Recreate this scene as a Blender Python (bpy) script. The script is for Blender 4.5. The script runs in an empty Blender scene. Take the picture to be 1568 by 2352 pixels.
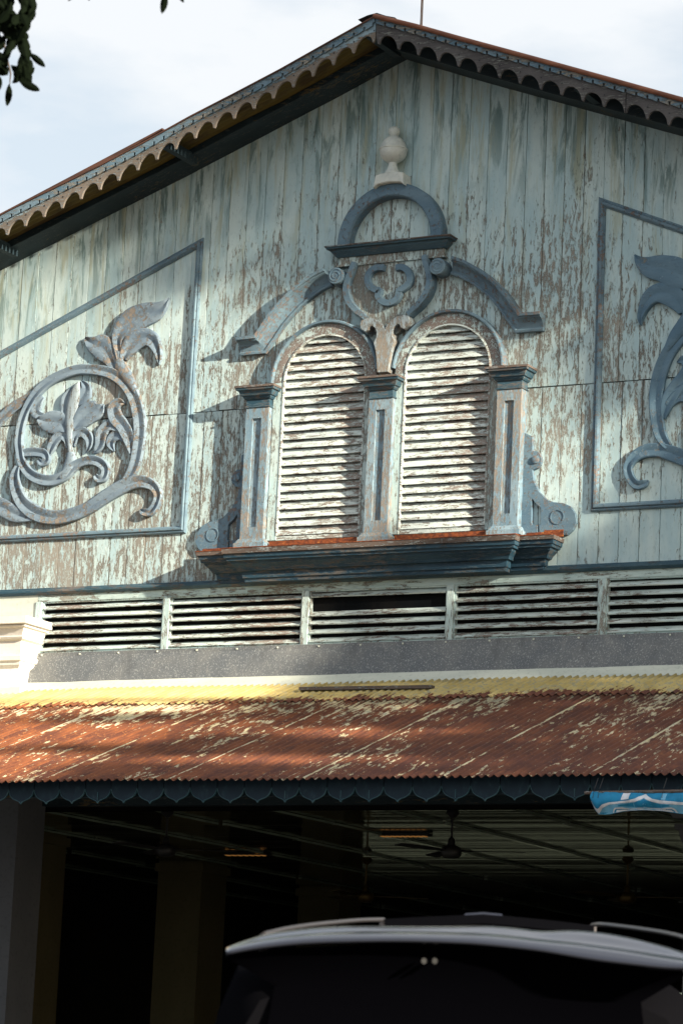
import bpy, math, random
from mathutils import Vector, Matrix
random.seed(7)
PI=math.pi
S=bpy.context.scene
COL=S.collection
# ------------------------------------------------------------------ camera
CX,CYD,CH=12.604,-24.5,1.2
YAW,PITCH,ROLL=math.radians(27.988),math.radians(10.969),math.radians(2.643)
FP=7200.0                      # focal length in units of a 1568 x 2352 picture
def cam_axes():
    cy,sy,cp,sp=math.cos(YAW),math.sin(YAW),math.cos(PITCH),math.sin(PITCH)
    f=Vector((-sy*cp,cy*cp,sp)); r=Vector((cy,sy,0)); u=r.cross(f)
    cr,sr=math.cos(ROLL),math.sin(ROLL)
    return cr*r+sr*u, cr*u-sr*r, f
AR,AU,AF=cam_axes()
cam_d=bpy.data.cameras.new('camera'); cam=bpy.data.objects.new('camera',cam_d); COL.objects.link(cam)
cam.matrix_world=Matrix(((AR.x,AU.x,-AF.x,CX),(AR.y,AU.y,-AF.y,CYD),(AR.z,AU.z,-AF.z,CH),(0,0,0,1)))
cam_d.sensor_fit='VERTICAL'; cam_d.sensor_height=36; cam_d.lens=FP/2352*36
cam_d.clip_start=.1; cam_d.clip_end=3000
cam_d.dof.use_dof=True; cam_d.dof.focus_distance=28.5; cam_d.dof.aperture_fstop=7.0
S.camera=cam
# ------------------------------------------------------------------ light
SUN=Vector((3.5,-1.10,1.17)).normalized()
sd=bpy.data.lights.new('sun','SUN'); sd.energy=5.0; sd.angle=math.radians(.6); sd.color=(1.0,.89,.72)
so=bpy.data.objects.new('sun',sd); COL.objects.link(so); so.rotation_euler=SUN.to_track_quat('Z','Y').to_euler()
S.view_settings.view_transform='Standard'; S.view_settings.look='None'
S.view_settings.gamma=1; S.view_settings.use_curve_mapping=False
S.view_settings.exposure=1.38
wd=bpy.data.worlds.new('World'); S.world=wd; wd.use_nodes=True
nt=wd.node_tree; nt.nodes.clear()
def WN(t,**k):
    n=nt.nodes.new(t)
    for a,b in k.items(): setattr(n,a,b)
    return n
sky=WN('ShaderNodeTexSky',sky_type='NISHITA',sun_disc=False)
sky.sun_elevation=math.asin(SUN.z); sky.sun_rotation=math.atan2(SUN.x,SUN.y)
sky.air_density=1.2; sky.dust_density=2.0
bg1=WN('ShaderNodeBackground'); bg1.inputs[1].default_value=.075
nt.links.new(sky.outputs[0],bg1.inputs[0])
bg2=WN('ShaderNodeBackground'); bg2.inputs[0].default_value=(.93,.965,1.0,1); bg2.inputs[1].default_value=.385
tc=WN('ShaderNodeTexCoord'); mp=WN('ShaderNodeMapping'); mp.inputs['Scale'].default_value=(1.6,1.6,4.0)
nz=WN('ShaderNodeTexNoise'); nz.inputs['Scale'].default_value=3.2; nz.inputs['Detail'].default_value=7; nz.inputs['Roughness'].default_value=.55
cr=WN('ShaderNodeValToRGB'); cr.color_ramp.elements[0].position=.43; cr.color_ramp.elements[0].color=(.58,.58,.58,1)
cr.color_ramp.elements[1].position=.57; cr.color_ramp.elements[1].color=(1,1,1,1)
mix=WN('ShaderNodeMixShader'); out=WN('ShaderNodeOutputWorld')
nt.links.new(tc.outputs['Generated'],mp.inputs[0]); nt.links.new(mp.outputs[0],nz.inputs['Vector'])
nt.links.new(nz.outputs[0],cr.inputs[0]); nt.links.new(cr.outputs[0],mix.inputs[0])
nt.links.new(bg1.outputs[0],mix.inputs[1]); nt.links.new(bg2.outputs[0],mix.inputs[2]); nt.links.new(mix.outputs[0],out.inputs[0])

# ------------------------------------------------------------------ pixel -> place
CAM=Vector((CX,CYD,CH))
def ray(x,y): return AF+AR*((x-784)/FP)-AU*((y-1176)/FP)
TT={'d':(0,0,1),'z1':(428.7,245,1.7067),'z2':(428.7,796.2,1.7067),'z3':(0,520.6,3.0715),'z4':(1163.7,398.1,2.6494),
 'z7':(0,1592.5,2),'z8':(784,1592.5,2),'zA':(784,0,2),'zC':(0,183.7,2),'bn':(1286.2,1745.6,5.5653),'ap':(784,0,6.095),
 'u3':(612.5,581.9,3.657),'k5':(0,1194.3,5.486),'q1':(502.2,2051.8,2.909),'q2':(1041.2,2051.8,2.977),'tl':(0,0,3.556)}
def at(k,x,y,Y=0.0):
    "point of the plane Y=const seen at a place of the photograph"
    a,b,s=TT[k]; d=ray(a+x/s,b+y/s); q=CAM+d*((Y-CYD)/d.y); return (q.x,q.z)
# ------------------------------------------------------------------ object helpers
def link(o,parent=None):
    COL.objects.link(o)
    if parent is not None: o.parent=parent
    return o
def thing(name,label,cat,loc=(0,0,0),group=None):
    o=bpy.data.objects.new(name,None); o.location=loc; link(o); o['label']=label; o['category']=cat; o.empty_display_size=.2
    if group: o['group']=group
    return o
def tag(o,label,cat,group=None):
    o['label']=label; o['category']=cat
    if group: o['group']=group
    return o
def M(name,V,F,mat,parent=None,smooth=False,sharp=None):
    me=bpy.data.meshes.new(name); me.from_pydata([tuple(v) for v in V],[],F); me.materials.append(mat)
    me.validate(); me.update()
    if smooth:
        me.polygons.foreach_set('use_smooth',[True]*len(me.polygons))
        if sharp: me.set_sharp_from_angle(angle=math.radians(sharp))
    o=bpy.data.objects.new(name,me); link(o,parent)
    if parent is not None and parent.type=='EMPTY' and parent.location.length>0: o.location=-parent.location
    return o
def boxVF(x0,x1,y0,y1,z0,z1,V=None,F=None):
    V=[] if V is None else V; F=[] if F is None else F
    n=len(V)
    V+=[(x0,y0,z0),(x1,y0,z0),(x1,y1,z0),(x0,y1,z0),(x0,y0,z1),(x1,y0,z1),(x1,y1,z1),(x0,y1,z1)]
    F+=[[n+a for a in f] for f in ((0,3,2,1),(4,5,6,7),(0,1,5,4),(1,2,6,5),(2,3,7,6),(3,0,4,7))]
    return V,F
def box(name,x0,x1,y0,y1,z0,z1,mat,parent=None):
    V,F=boxVF(x0,x1,y0,y1,z0,z1); return M(name,V,F,mat,parent)
def area(P):
    return sum(P[i][0]*P[(i+1)%len(P)][1]-P[(i+1)%len(P)][0]*P[i][1] for i in range(len(P)))/2
def slab(name,P,yb,yf,mat,parent=None,ch=0.004):
    "polygon P in XZ extruded from Y=yb to Y=yf (front), with a small chamfer"
    P=list(P)
    if area(P)<0: P.reverse()
    n=len(P)
    def inset(d):
        Q=[]
        for i in range(n):
            a,b,c=Vector(P[i-1]),Vector(P[i]),Vector(P[(i+1)%n])
            e1=(b-a); e2=(c-b)
            e1=e1.normalized() if e1.length>1e-6 else Vector((1,0)); e2=e2.normalized() if e2.length>1e-6 else e1
            nn=Vector((-e1.y-e2.y,e1.x+e2.x)); l=nn.length
            nn=nn/l if l>1e-4 else Vector((-e1.y,e1.x))
            Q.append((b.x+nn.x*d,b.y+nn.y*d))
        return Q
    Q=inset(ch) if ch else P
    s=1 if yf<yb else -1
    V=[(x,yb,z) for x,z in P]+[(x,yf+ch*s,z) for x,z in P]+[(x,yf,z) for x,z in Q]
    F=[[i,(i+1)%n,n+(i+1)%n,n+i] for i in range(n)]+[[n+i,n+(i+1)%n,2*n+(i+1)%n,2*n+i] for i in range(n)]
    F+=[list(range(2*n,3*n))]+[list(range(n-1,-1,-1))]
    return M(name,V,F,mat,parent)
def sweep(name,path,prof,mat,parent=None,smooth=True,closed=False,y0=0.0,sharp=35):
    "profile (o,d): o to the left of the path in XZ, d = how far it stands out towards -Y"
    P=[Vector(p) for p in path]; n=len(P); V=[];F=[];m=len(prof)
    for i in range(n):
        a=P[i-1] if (i>0 or closed) else None; c=P[(i+1)%n] if (i<n-1 or closed) else None
        e1=(P[i]-a).normalized() if a is not None else (c-P[i]).normalized()
        e2=(c-P[i]).normalized() if c is not None else e1
        t=(e1+e2).normalized(); nn=Vector((-t.y,t.x)); k=1/max(.35,nn.dot(Vector((-e1.y,e1.x))))
        for o,d in prof: V.append((P[i].x+nn.x*o*k,y0-d,P[i].y+nn.y*o*k))
    for i in range(n if closed else n-1):
        j=(i+1)%n
        for q in range(m):
            r=(q+1)%m; F.append([i*m+q,i*m+r,j*m+r,j*m+q])
    if not closed: F+=[list(range(m)),list(range((n-1)*m+m-1,(n-1)*m-1,-1))]
    return M(name,V,F,mat,parent,smooth,sharp)
def cr_spline(P,k=6):
    "Catmull-Rom through tuples of any length"
    out=[];n=len(P)
    for i in range(n-1):
        p0=P[max(0,i-1)];p1=P[i];p2=P[i+1];p3=P[min(n-1,i+2)]
        for j in range(k):
            t=j/k
            out.append(tuple(.5*((2*b)+(-a+c)*t+(2*a-5*b+4*c-d)*t*t+(-a+3*b-3*c+d)*t**3) for a,b,c,d in zip(p0,p1,p2,p3)))
    out.append(tuple(P[-1])); return out
def ribbon(name,P,h,mat,parent=None,y0=0.0,flat=False,k=6,groove=False):
    "P: (x,z,width) carved strand with domed or flat section"
    Q=cr_spline(P,k); V=[];F=[];n=len(Q)
    if flat: pr=[(-1,0),(-1,.93),(-.9,1),(.9,1),(1,.93),(1,0)]
    elif groove: pr=[(-1,0),(-1,.80),(-.88,.92),(-.35,.82),(-.05,.66),(.02,.66),(.35,.9),(.85,1),(1,.86),(1,0)]
    else: pr=[(-1,0),(-1,.72),(-.9,.84),(-.4,.97),(0,1),(.4,.97),(.9,.84),(1,.72),(1,0)]
    m=len(pr)
    for i in range(n):
        a=Vector(Q[max(0,i-1)][:2]); c=Vector(Q[min(n-1,i+1)][:2]); t=(c-a)
        t=t.normalized() if t.length>1e-6 else Vector((1,0)); nn=Vector((-t.y,t.x)); w=max(.004,Q[i][2])/2
        hh=h*(.55+.45*min(1,w/.028))
        for o,d in pr: V.append((Q[i][0]+nn.x*o*w,y0-d*hh,Q[i][1]+nn.y*o*w))
    for i in range(n-1):
        for q in range(m-1): F.append([i*m+q,i*m+q+1,(i+1)*m+q+1,(i+1)*m+q])
    F+=[list(range(m)),list(range(n*m-1,(n-1)*m-1,-1))]
    return M(name,V,F,mat,parent,True,40)
def loft_cap(name,x0,x1,yb,rings,mat,parent=None):
    "moulded block against the wall: rings of (z, projection) round the box x0..x1, front at yb"
    V=[];F=[]
    for z,p in rings: V+=[(x0-p,.0,z),(x0-p,yb-p,z),(x1+p,yb-p,z),(x1+p,.0,z)]
    for i in range(len(rings)-1):
        for q in range(4):
            r=(q+1)%4; F.append([i*4+q,i*4+r,(i+1)*4+r,(i+1)*4+q])
    F+=[[3,2,1,0],[len(V)-4,len(V)-3,len(V)-2,len(V)-1]]
    return M(name,V,F,mat,parent)
def tube(name,P,R,mat,parent=None,n=8,smooth=True):
    P=[Vector(p) for p in P]; V=[];F=[]
    if not isinstance(R,(list,tuple)): R=[R]*len(P)
    for i,p in enumerate(P):
        t=(P[min(len(P)-1,i+1)]-P[max(0,i-1)]).normalized()
        a=t.cross(Vector((0,0,1)) if abs(t.z)<.9 else Vector((0,1,0))).normalized(); b=t.cross(a)
        for k in range(n):
            q=2*PI*k/n; V.append(p+(a*math.cos(q)+b*math.sin(q))*R[i])
    for i in range(len(P)-1):
        for k in range(n): F.append([i*n+k,i*n+(k+1)%n,(i+1)*n+(k+1)%n,(i+1)*n+k])
    F+=[list(range(n))[::-1],list(range(len(V)-n,len(V)))]
    return M(name,V,F,mat,parent,smooth,40)
def lathe(name,c,prof,mat,parent=None,n=20):
    V=[];F=[]
    for r,z in prof:
        for k in range(n): V.append((c[0]+r*math.cos(2*PI*k/n),c[1]+r*math.sin(2*PI*k/n),c[2]+z))
    for i in range(len(prof)-1):
        for k in range(n): F.append([i*n+k,i*n+(k+1)%n,(i+1)*n+(k+1)%n,(i+1)*n+k])
    F+=[list(range(n))[::-1],list(range(len(V)-n,len(V)))]
    return M(name,V,F,mat,parent,True,50)

# ------------------------------------------------------------------ materials
class G:
    def __init__(s,name):
        s.m=bpy.data.materials.new(name); s.m.use_nodes=True; s.t=s.m.node_tree; s.b=s.t.nodes['Principled BSDF']
        s.b.inputs['Roughness'].default_value=.8; s.b.inputs['Specular IOR Level'].default_value=.3
    def n(s,t,**k):
        x=s.t.nodes.new(t)
        for a,b in k.items(): setattr(x,a,b)
        return x
    def l(s,a,b): s.t.links.new(a,b)
    def pos(s,scale,rnd=True,rot=None):
        g=s.n('ShaderNodeNewGeometry'); src=g.outputs['Position']
        if rnd:
            oi=s.n('ShaderNodeObjectInfo'); mu=s.n('ShaderNodeMath',operation='MULTIPLY'); mu.inputs[1].default_value=37
            s.l(oi.outputs['Random'],mu.inputs[0]); ad=s.n('ShaderNodeVectorMath',operation='ADD')
            s.l(src,ad.inputs[0]); s.l(mu.outputs[0],ad.inputs[1]); src=ad.outputs[0]
        mp=s.n('ShaderNodeMapping'); mp.inputs['Scale'].default_value=scale
        s.l(src,mp.inputs[0]); return mp.outputs[0]
    def noise(s,v,scale=1,detail=6,rough=.6,dist=0):
        x=s.n('ShaderNodeTexNoise'); x.inputs['Scale'].default_value=scale; x.inputs['Detail'].default_value=detail
        x.inputs['Roughness'].default_value=rough; x.inputs['Distortion'].default_value=dist; s.l(v,x.inputs['Vector']); return x.outputs[0]
    def math(s,op,a,b=None,c=None,clamp=False):
        x=s.n('ShaderNodeMath',operation=op); x.use_clamp=clamp
        for i,v in enumerate((a,b,c)):
            if v is None: continue
            if isinstance(v,(int,float)): x.inputs[i].default_value=v
            else: s.l(v,x.inputs[i])
        return x.outputs[0]
    def ss(s,v,a,b,lo=0,hi=1):
        x=s.n('ShaderNodeMapRange'); x.interpolation_type='SMOOTHSTEP'
        x.inputs['From Min'].default_value=a; x.inputs['From Max'].default_value=b; x.inputs['To Min'].default_value=lo; x.inputs['To Max'].default_value=hi
        s.l(v,x.inputs['Value']); return x.outputs[0]
    def mix(s,f,a,b,mode='MIX'):
        x=s.n('ShaderNodeMix',data_type='RGBA',blend_type=mode)
        for v,i in ((f,0),(a,6),(b,7)):
            if isinstance(v,(int,float)): x.inputs[i].default_value=v
            elif isinstance(v,tuple): x.inputs[i].default_value=(*v,1) if len(v)==3 else v
            else: s.l(v,x.inputs[i])
        return x.outputs[2]
    def xyz(s):
        g=s.n('ShaderNodeNewGeometry'); x=s.n('ShaderNodeSeparateXYZ'); s.l(g.outputs['Position'],x.inputs[0]); return x.outputs
    def bump(s,h,dist,strength=1.0,prev=None):
        x=s.n('ShaderNodeBump'); x.inputs['Strength'].default_value=strength; x.inputs['Distance'].default_value=dist
        s.l(h,x.inputs['Height'])
        if prev is not None: s.l(prev,x.inputs['Normal'])
        return x.outputs[0]
    def done(s,col=None,nrm=None,rough=None,metal=None):
        for v,i in ((col,'Base Color'),(nrm,'Normal'),(rough,'Roughness'),(metal,'Metallic')):
            if v is None: continue
            if isinstance(v,(int,float)): s.b.inputs[i].default_value=v
            elif isinstance(v,tuple): s.b.inputs[i].default_value=(*v,1)
            else: s.l(v,s.b.inputs[i])
        return s.m
WOOD1,WOOD2=(.222,.21,.182),(.13,.122,.108)
def peel(name,p1,p2,amount,axis='z',w1=WOOD1,w2=WOOD2,wall=False,fine=1.0,relief=.004,rough=.75,line=None):
    "old paint over bare wood; amount 0..1 of bare wood; axis = direction of the grain"
    g=G(name)
    st={'z':(30,30,7.5),'x':(6.5,32,32),'n':(18,18,18)}[axis]
    st=tuple(v*fine for v in st)
    v=g.pos(st); vb=g.pos((1.3,1.3,.75),rnd=False); vp=g.pos((5,5,.7) if axis=='z' else (.9,6,6))
    fl=g.noise(v,1,8,.66,.3); big=g.noise(vb,1,3,.5); brd=g.noise(vp,1,3,.6)
    # bare where fl+big high
    f2=g.noise(g.pos(tuple(q*2.6 for q in st)),1,5,.6)
    a=g.math('MULTIPLY_ADD',g.math('SUBTRACT',f2,.5),.62,fl)
    a=g.math('MULTIPLY_ADD',big,.50,a); a=g.math('MULTIPLY_ADD',brd,.24,a)
    thr=1.035-.36*amount+(.03 if wall else 0)
    if wall:
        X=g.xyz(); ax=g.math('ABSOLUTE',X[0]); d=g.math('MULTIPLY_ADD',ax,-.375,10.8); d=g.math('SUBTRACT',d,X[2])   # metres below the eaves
        k=g.ss(d,.2,2.1,-.20,.0); a=g.math('ADD',a,k)
        lf=g.ss(g.math('MULTIPLY_ADD',X[2],.8,X[0]),3.0,6.0,.055,0); a=g.math('ADD',a,lf)
        jo=g.ss(X[2],7.595,7.605,.045,0); jx=g.math('SUBTRACT',X[0],1.479); jx=g.math('SUBTRACT',jx,jo); jx=g.math('FRACT',g.math('DIVIDE',jx,.19)); jx=g.math('ABSOLUTE',g.math('SUBTRACT',jx,.5)); a=g.math('ADD',a,g.ss(jx,.36,.5,0,.075))
        rt=g.ss(X[2],6.3,7.9,-.07,.02); rx=g.ss(X[0],.6,1.6,0,1); a=g.math('MULTIPLY_ADD',rt,rx,a)
    if line:
        X=g.xyz(); d=g.math('MULTIPLY_ADD',X[0],line[1],line[0]); d=g.math('SUBTRACT',d,X[2]); a=g.math('ADD',a,g.ss(d,.06,.13,-.12,.34))
    f3=g.noise(g.pos(tuple(q*5 for q in st)),1,4,.65); a=g.math('MULTIPLY_ADD',g.math('SUBTRACT',f3,.5),.22,a)
    sp=g.ss(f2,.555,.60); m=g.ss(a,thr-.014,thr+.014); hi=g.ss(a,thr+.02,thr+.16,1,.45); m=g.math('MULTIPLY',m,g.math('SUBTRACT',1.0,g.math('MULTIPLY',sp,hi)))
    edge=g.math('SUBTRACT',g.ss(a,thr-.05,thr-.012),m)
    # wood
    gv=g.pos(tuple(x*k for x,k in zip(st,((7,7,.5) if axis=='z' else (.5,7,7) if axis=='x' else (3,3,3)))))
    grain=g.noise(gv,1,5,.6); wc=g.mix(g.ss(grain,.35,.68),w2,w1)
    wc=g.mix(g.ss(big,.35,.7),wc,tuple(x*1.25 for x in w1))
    # paint
    pn=g.noise(g.pos((4,4,1.2) if axis=='z' else (1.5,5,5)),1,6,.6); pc=g.mix(g.ss(pn,.35,.66),p1,p2)
    dust=g.noise(g.pos((45,45,14) if axis=='z' else (14,45,45)),1,4,.7); pc=g.mix(g.ss(dust,.54,.72,0,.5),pc,tuple(x*.62 for x in p1))
    pc=g.mix(g.math('MULTIPLY',edge,.5),pc,tuple(min(.9,x*1.25+.05) for x in p2))
    if wall:
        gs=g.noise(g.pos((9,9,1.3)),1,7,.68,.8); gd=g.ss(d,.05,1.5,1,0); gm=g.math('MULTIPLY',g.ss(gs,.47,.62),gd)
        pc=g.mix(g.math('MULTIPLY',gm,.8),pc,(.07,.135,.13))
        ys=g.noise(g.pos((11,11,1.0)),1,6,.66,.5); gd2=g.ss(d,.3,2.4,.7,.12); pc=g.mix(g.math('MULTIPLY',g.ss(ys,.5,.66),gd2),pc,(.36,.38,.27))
    c=g.mix(m,pc,wc)
    h=g.math('SUBTRACT',1.0,m); hn=g.math('MULTIPLY_ADD',edge,.8,h)
    nb=g.bump(hn,relief,.9); nb=g.bump(grain,.0018,.5,nb); nb=g.bump(dust,.0015,.5,nb)
    return g.done(c,nb,g.ss(m,0,1,rough,.95))
def plain(name,c1,c2,sc=(3,3,3),rough=.7,bump=.002,metal=0,spec=.3,fine=30):
    g=G(name); n=g.noise(g.pos(sc),1,6,.6); f=g.noise(g.pos((fine,)*3),1,4,.6)
    c=g.mix(g.ss(n,.35,.65),c1,c2); c=g.mix(g.ss(f,.5,.75,0,.35),c,tuple(x*.5 for x in c1))
    g.b.inputs['Specular IOR Level'].default_value=spec
    return g.done(c,g.bump(f,bump,.6),rough,metal)
m_wall=peel('wall_paint',(.37,.51,.54),(.50,.61,.60),.43,'z',wall=True)
m_slat=peel('shutter_paint',(.49,.57,.56),(.62,.68,.64),.35,'x',(.25,.205,.175),(.12,.095,.085),fine=1.2)
m_frame=peel('frame_paint',(.42,.55,.55),(.52,.62,.6),.33,'z',fine=1.1)
m_railx=peel('rail_paint',(.40,.53,.52),(.5,.61,.58),.30,'x')
m_arch=peel('arch_band_paint',(.42,.53,.53),(.5,.6,.58),.62,'n',(.20,.165,.145),(.12,.10,.09),fine=1.2)
m_blue=peel('blue_trim_paint',(.09,.155,.21),(.14,.215,.265),.24,'n',(.19,.15,.13),(.11,.09,.08),fine=1.6,relief=.003)
m_bluev=peel('blue_moulding_paint',(.105,.17,.22),(.155,.235,.285),.24,'n',(.19,.15,.13),(.11,.09,.08),fine=1.4,relief=.003)
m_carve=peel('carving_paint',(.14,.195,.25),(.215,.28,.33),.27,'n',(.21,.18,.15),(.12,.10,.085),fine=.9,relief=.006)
m_carve2=peel('right_carving_paint',(.085,.155,.215),(.125,.205,.265),.16,'n',fine=.8,relief=.002)  # darker blue, less bare wood, for the right-hand relief
m_pil=peel('pilaster_paint',(.15,.245,.315),(.25,.345,.40),.42,'z',(.25,.215,.18),(.13,.115,.10),fine=1.8)
m_navy=peel('navy_cornice_paint',(.008,.030,.052),(.024,.062,.092),.30,'x',(.10,.095,.09),(.035,.034,.034),relief=.002,rough=.5)
m_navyb=peel('navy_cap_paint',(.022,.06,.088),(.05,.10,.13),.30,'x',(.13,.115,.105),(.05,.047,.045),relief=.002,rough=.5)
m_wood=peel('bare_wood',(.26,.33,.38),(.32,.38,.4),.52,'z',(.225,.195,.16),(.10,.085,.07),fine=1.6)
m_woodx=peel('weathered_board',(.2,.25,.27),(.28,.3,.3),.8,'x',(.12,.09,.075),(.05,.04,.035))
m_shield=peel('shield_paint',(.40,.50,.50),(.47,.57,.55),.62,'z',fine=1.1)
LP,LQ=at('zC',0,625,-.78),at('zC',940,138,-.78); LS=(LQ[1]-LP[1])/(LQ[0]-LP[0])
m_bargeL=peel('barge_paint_left',(.15,.24,.31),(.26,.34,.38),.34,'x',(.175,.145,.12),(.10,.085,.07),fine=1.5,line=(LP[1]-LS*LP[0],LS))
m_bargeR=peel('barge_paint_right',(.17,.18,.17),(.2,.21,.19),.97,'x',(.085,.08,.08),(.04,.038,.04),fine=.7)
m_dentil=peel('dentil_paint',(.08,.15,.205),(.15,.22,.27),.40,'x')
m_beam=peel('dark_beam_paint',(.010,.022,.030),(.018,.034,.044),.05,'x',(.12,.09,.04),(.05,.04,.03),relief=.001,rough=.6)
m_white=plain('white_finial_paint',(.53,.57,.54),(.64,.67,.62),(9,9,9),.6)
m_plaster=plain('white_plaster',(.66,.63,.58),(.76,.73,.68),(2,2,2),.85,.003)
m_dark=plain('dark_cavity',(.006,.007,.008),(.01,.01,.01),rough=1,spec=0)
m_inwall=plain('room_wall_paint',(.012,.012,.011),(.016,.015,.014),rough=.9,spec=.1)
m_column=plain('column_plaster',(.09,.078,.04),(.11,.096,.052),(1.2,1.2,.6),.9,spec=.1)
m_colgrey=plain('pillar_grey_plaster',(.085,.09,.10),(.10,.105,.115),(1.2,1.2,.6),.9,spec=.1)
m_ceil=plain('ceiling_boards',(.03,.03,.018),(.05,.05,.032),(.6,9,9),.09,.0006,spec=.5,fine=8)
m_batten=plain('ceiling_battens',(.12,.16,.12),(.17,.21,.16),rough=.07,spec=1.0,fine=6,bump=.0005)
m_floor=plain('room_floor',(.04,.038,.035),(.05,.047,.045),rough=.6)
m_street=plain('street_asphalt',(.05,.05,.05),(.065,.063,.06),(1,1,1),.9,.004)
m_pave=plain('pavement_concrete',(.10,.095,.085),(.13,.125,.115),(2,2,2),.9,.003)
m_black=plain('black_metal',(.012,.012,.014),(.02,.02,.02),rough=.4)
m_brass=plain('fan_brass',(.08,.055,.018),(.11,.075,.025),rough=.35,metal=.6)
m_zinc=plain('pale_gutter_metal',(.50,.53,.46),(.58,.60,.52),(1.5,3,9),.6)
m_leaf=plain('leaf_green',(.02,.04,.012),(.035,.06,.02),(20,20,20),.6)
m_leafd=plain('silhouette_leaf_green',(.0025,.005,.002),(.004,.007,.003),(20,20,20),.9,spec=.05)  # near-black, backlit silhouette tone put into the leaf colour
m_bark=plain('bark',(.06,.045,.035),(.09,.07,.055),(6,6,2),.95,.01)
m_rod=plain('rusty_rod',(.20,.09,.05),(.30,.28,.26),(60,60,5),.7)
def m_flash_():
    g=G('speckled_flashing'); v=g.pos((1,1,1),False); vo=g.n('ShaderNodeTexNoise'); 
    f=g.noise(g.pos((75,75,60),False),1,3,.75); big=g.noise(v,2.2,4,.6)
    c=g.mix(g.ss(big,.35,.65),(.105,.115,.125),(.15,.155,.155)); c=g.mix(g.ss(f,.56,.61,0,.7),c,(.34,.36,.35))
    st=g.noise(g.pos((7,7,.8),False),1,5,.65); c=g.mix(g.ss(st,.52,.72,0,.55),c,(.075,.08,.085)); c=g.mix(g.ss(st,.28,.42,.5,0),c,(.25,.25,.235)); return g.done(c,g.bump(f,.001,.3),.55)
m_flash=m_flash_()
def m_rust_(name,top):
    g=G(name); X=g.xyz()
    v=g.pos((44,6.5,6.5)); fl=g.noise(v,1,7,.70); big=g.noise(g.pos((1.1,.55,.5),False),1,4,.55); st=g.noise(g.pos((9,.45,.45),False),1,4,.6)
    a=g.math('MULTIPLY_ADD',big,.45,fl); a=g.math('MULTIPLY_ADD',st,.38,a)
    if top: a=g.math('ADD',a,g.ss(X[1],-1.15,-.52,-.09,.30)); thr=.95
    else: a=g.math('ADD',a,g.ss(X[1],-2.3,-1.0,-.01,.10)); thr=1.035
    # paint survives along each side lap
    if not top:
        q=g.math('SUBTRACT',X[0],SEAM0-.02); q=g.math('DIVIDE',q,SEAMW); q=g.math('FRACT',q); q=g.math('SUBTRACT',q,.022); q=g.math('ABSOLUTE',q)
        a=g.math('ADD',a,g.ss(q,.001,.010,.17,0))
    p=g.ss(a,thr-.02,thr+.02)
    rn=g.noise(g.pos((8,2.5,2.5)),1,7,.62); r2=g.noise(g.pos((60,20,20)),1,4,.6)
    rc=g.mix(g.ss(rn,.36,.64),(.10,.035,.021),(.22,.072,.027)); 
    rc=g.mix(g.ss(r2,.55,.72,0,.75),rc,(.40,.16,.05))
    rc=g.mix(g.ss(X[0],-2.5,2.5,0,.5),rc,(.075,.031,.026))  # rust darkens towards the right: shade put into the colour
    pc=g.mix(g.ss(rn,.4,.62),(.47,.36,.13) if top else (.48,.42,.26),(.56,.45,.19) if top else (.58,.52,.36))
    gr=g.noise(g.pos((30,14,14)),1,5,.7); gx=g.ss(X[0],-1.5,1.0,.35,.75)
    pc=g.mix(g.math('MULTIPLY',g.ss(gr,.5,.6),gx),pc,(.30,.30,.235))
    c=g.mix(p,rc,pc)
    nb=g.bump(p,.0015,.6); nb=g.bump(r2,.001,.4,nb)
    return g.done(c,nb,.62)
def m_rustplate_():
    g=G('rusted_sheet'); f=g.noise(g.pos((26,26,40)),1,6,.65); s2=g.noise(g.pos((9,9,9)),1,4,.6)
    c=g.mix(g.ss(f,.38,.62),(.10,.028,.014),(.24,.065,.02)); c=g.mix(g.math('MULTIPLY',g.ss(f,.60,.66),g.ss(s2,.42,.6)),c,(.55,.26,.06))
    return g.done(c,g.bump(f,.002,.6),.75)
m_rust=m_rustplate_()
m_roofedge=plain('copper_red_roof_edge',(.15,.055,.03),(.24,.095,.05),(1,14,14),.55)
m_roofedgeL=plain('dark_rust_roof_edge',(.06,.03,.022),(.10,.045,.03),(1,14,14),.8)
def m_soffit_():
    g=G('yellow_roof_underside'); n=g.noise(g.pos((2,5,2),False),1,5,.6)
    c=g.mix(g.ss(n,.45,.65),(.11,.085,.022),(.06,.042,.016)); return g.done(c,None,.8)
m_soffit=m_soffit_()

# ------------------------------------------------------------------ ground
gz=box('ground',-400,400,-400,400,-1.0,0,m_street); gz['kind']='structure'
pv=box('pavement',-60,60,-5.2,1.0,.002,.13,m_pave); pv['kind']='structure'

# ------------------------------------------------------------------ the building
B=thing('wooden_shophouse','weathered pale blue timber gable building with twin louvred windows and rusty lean-to roof','building')
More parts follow.
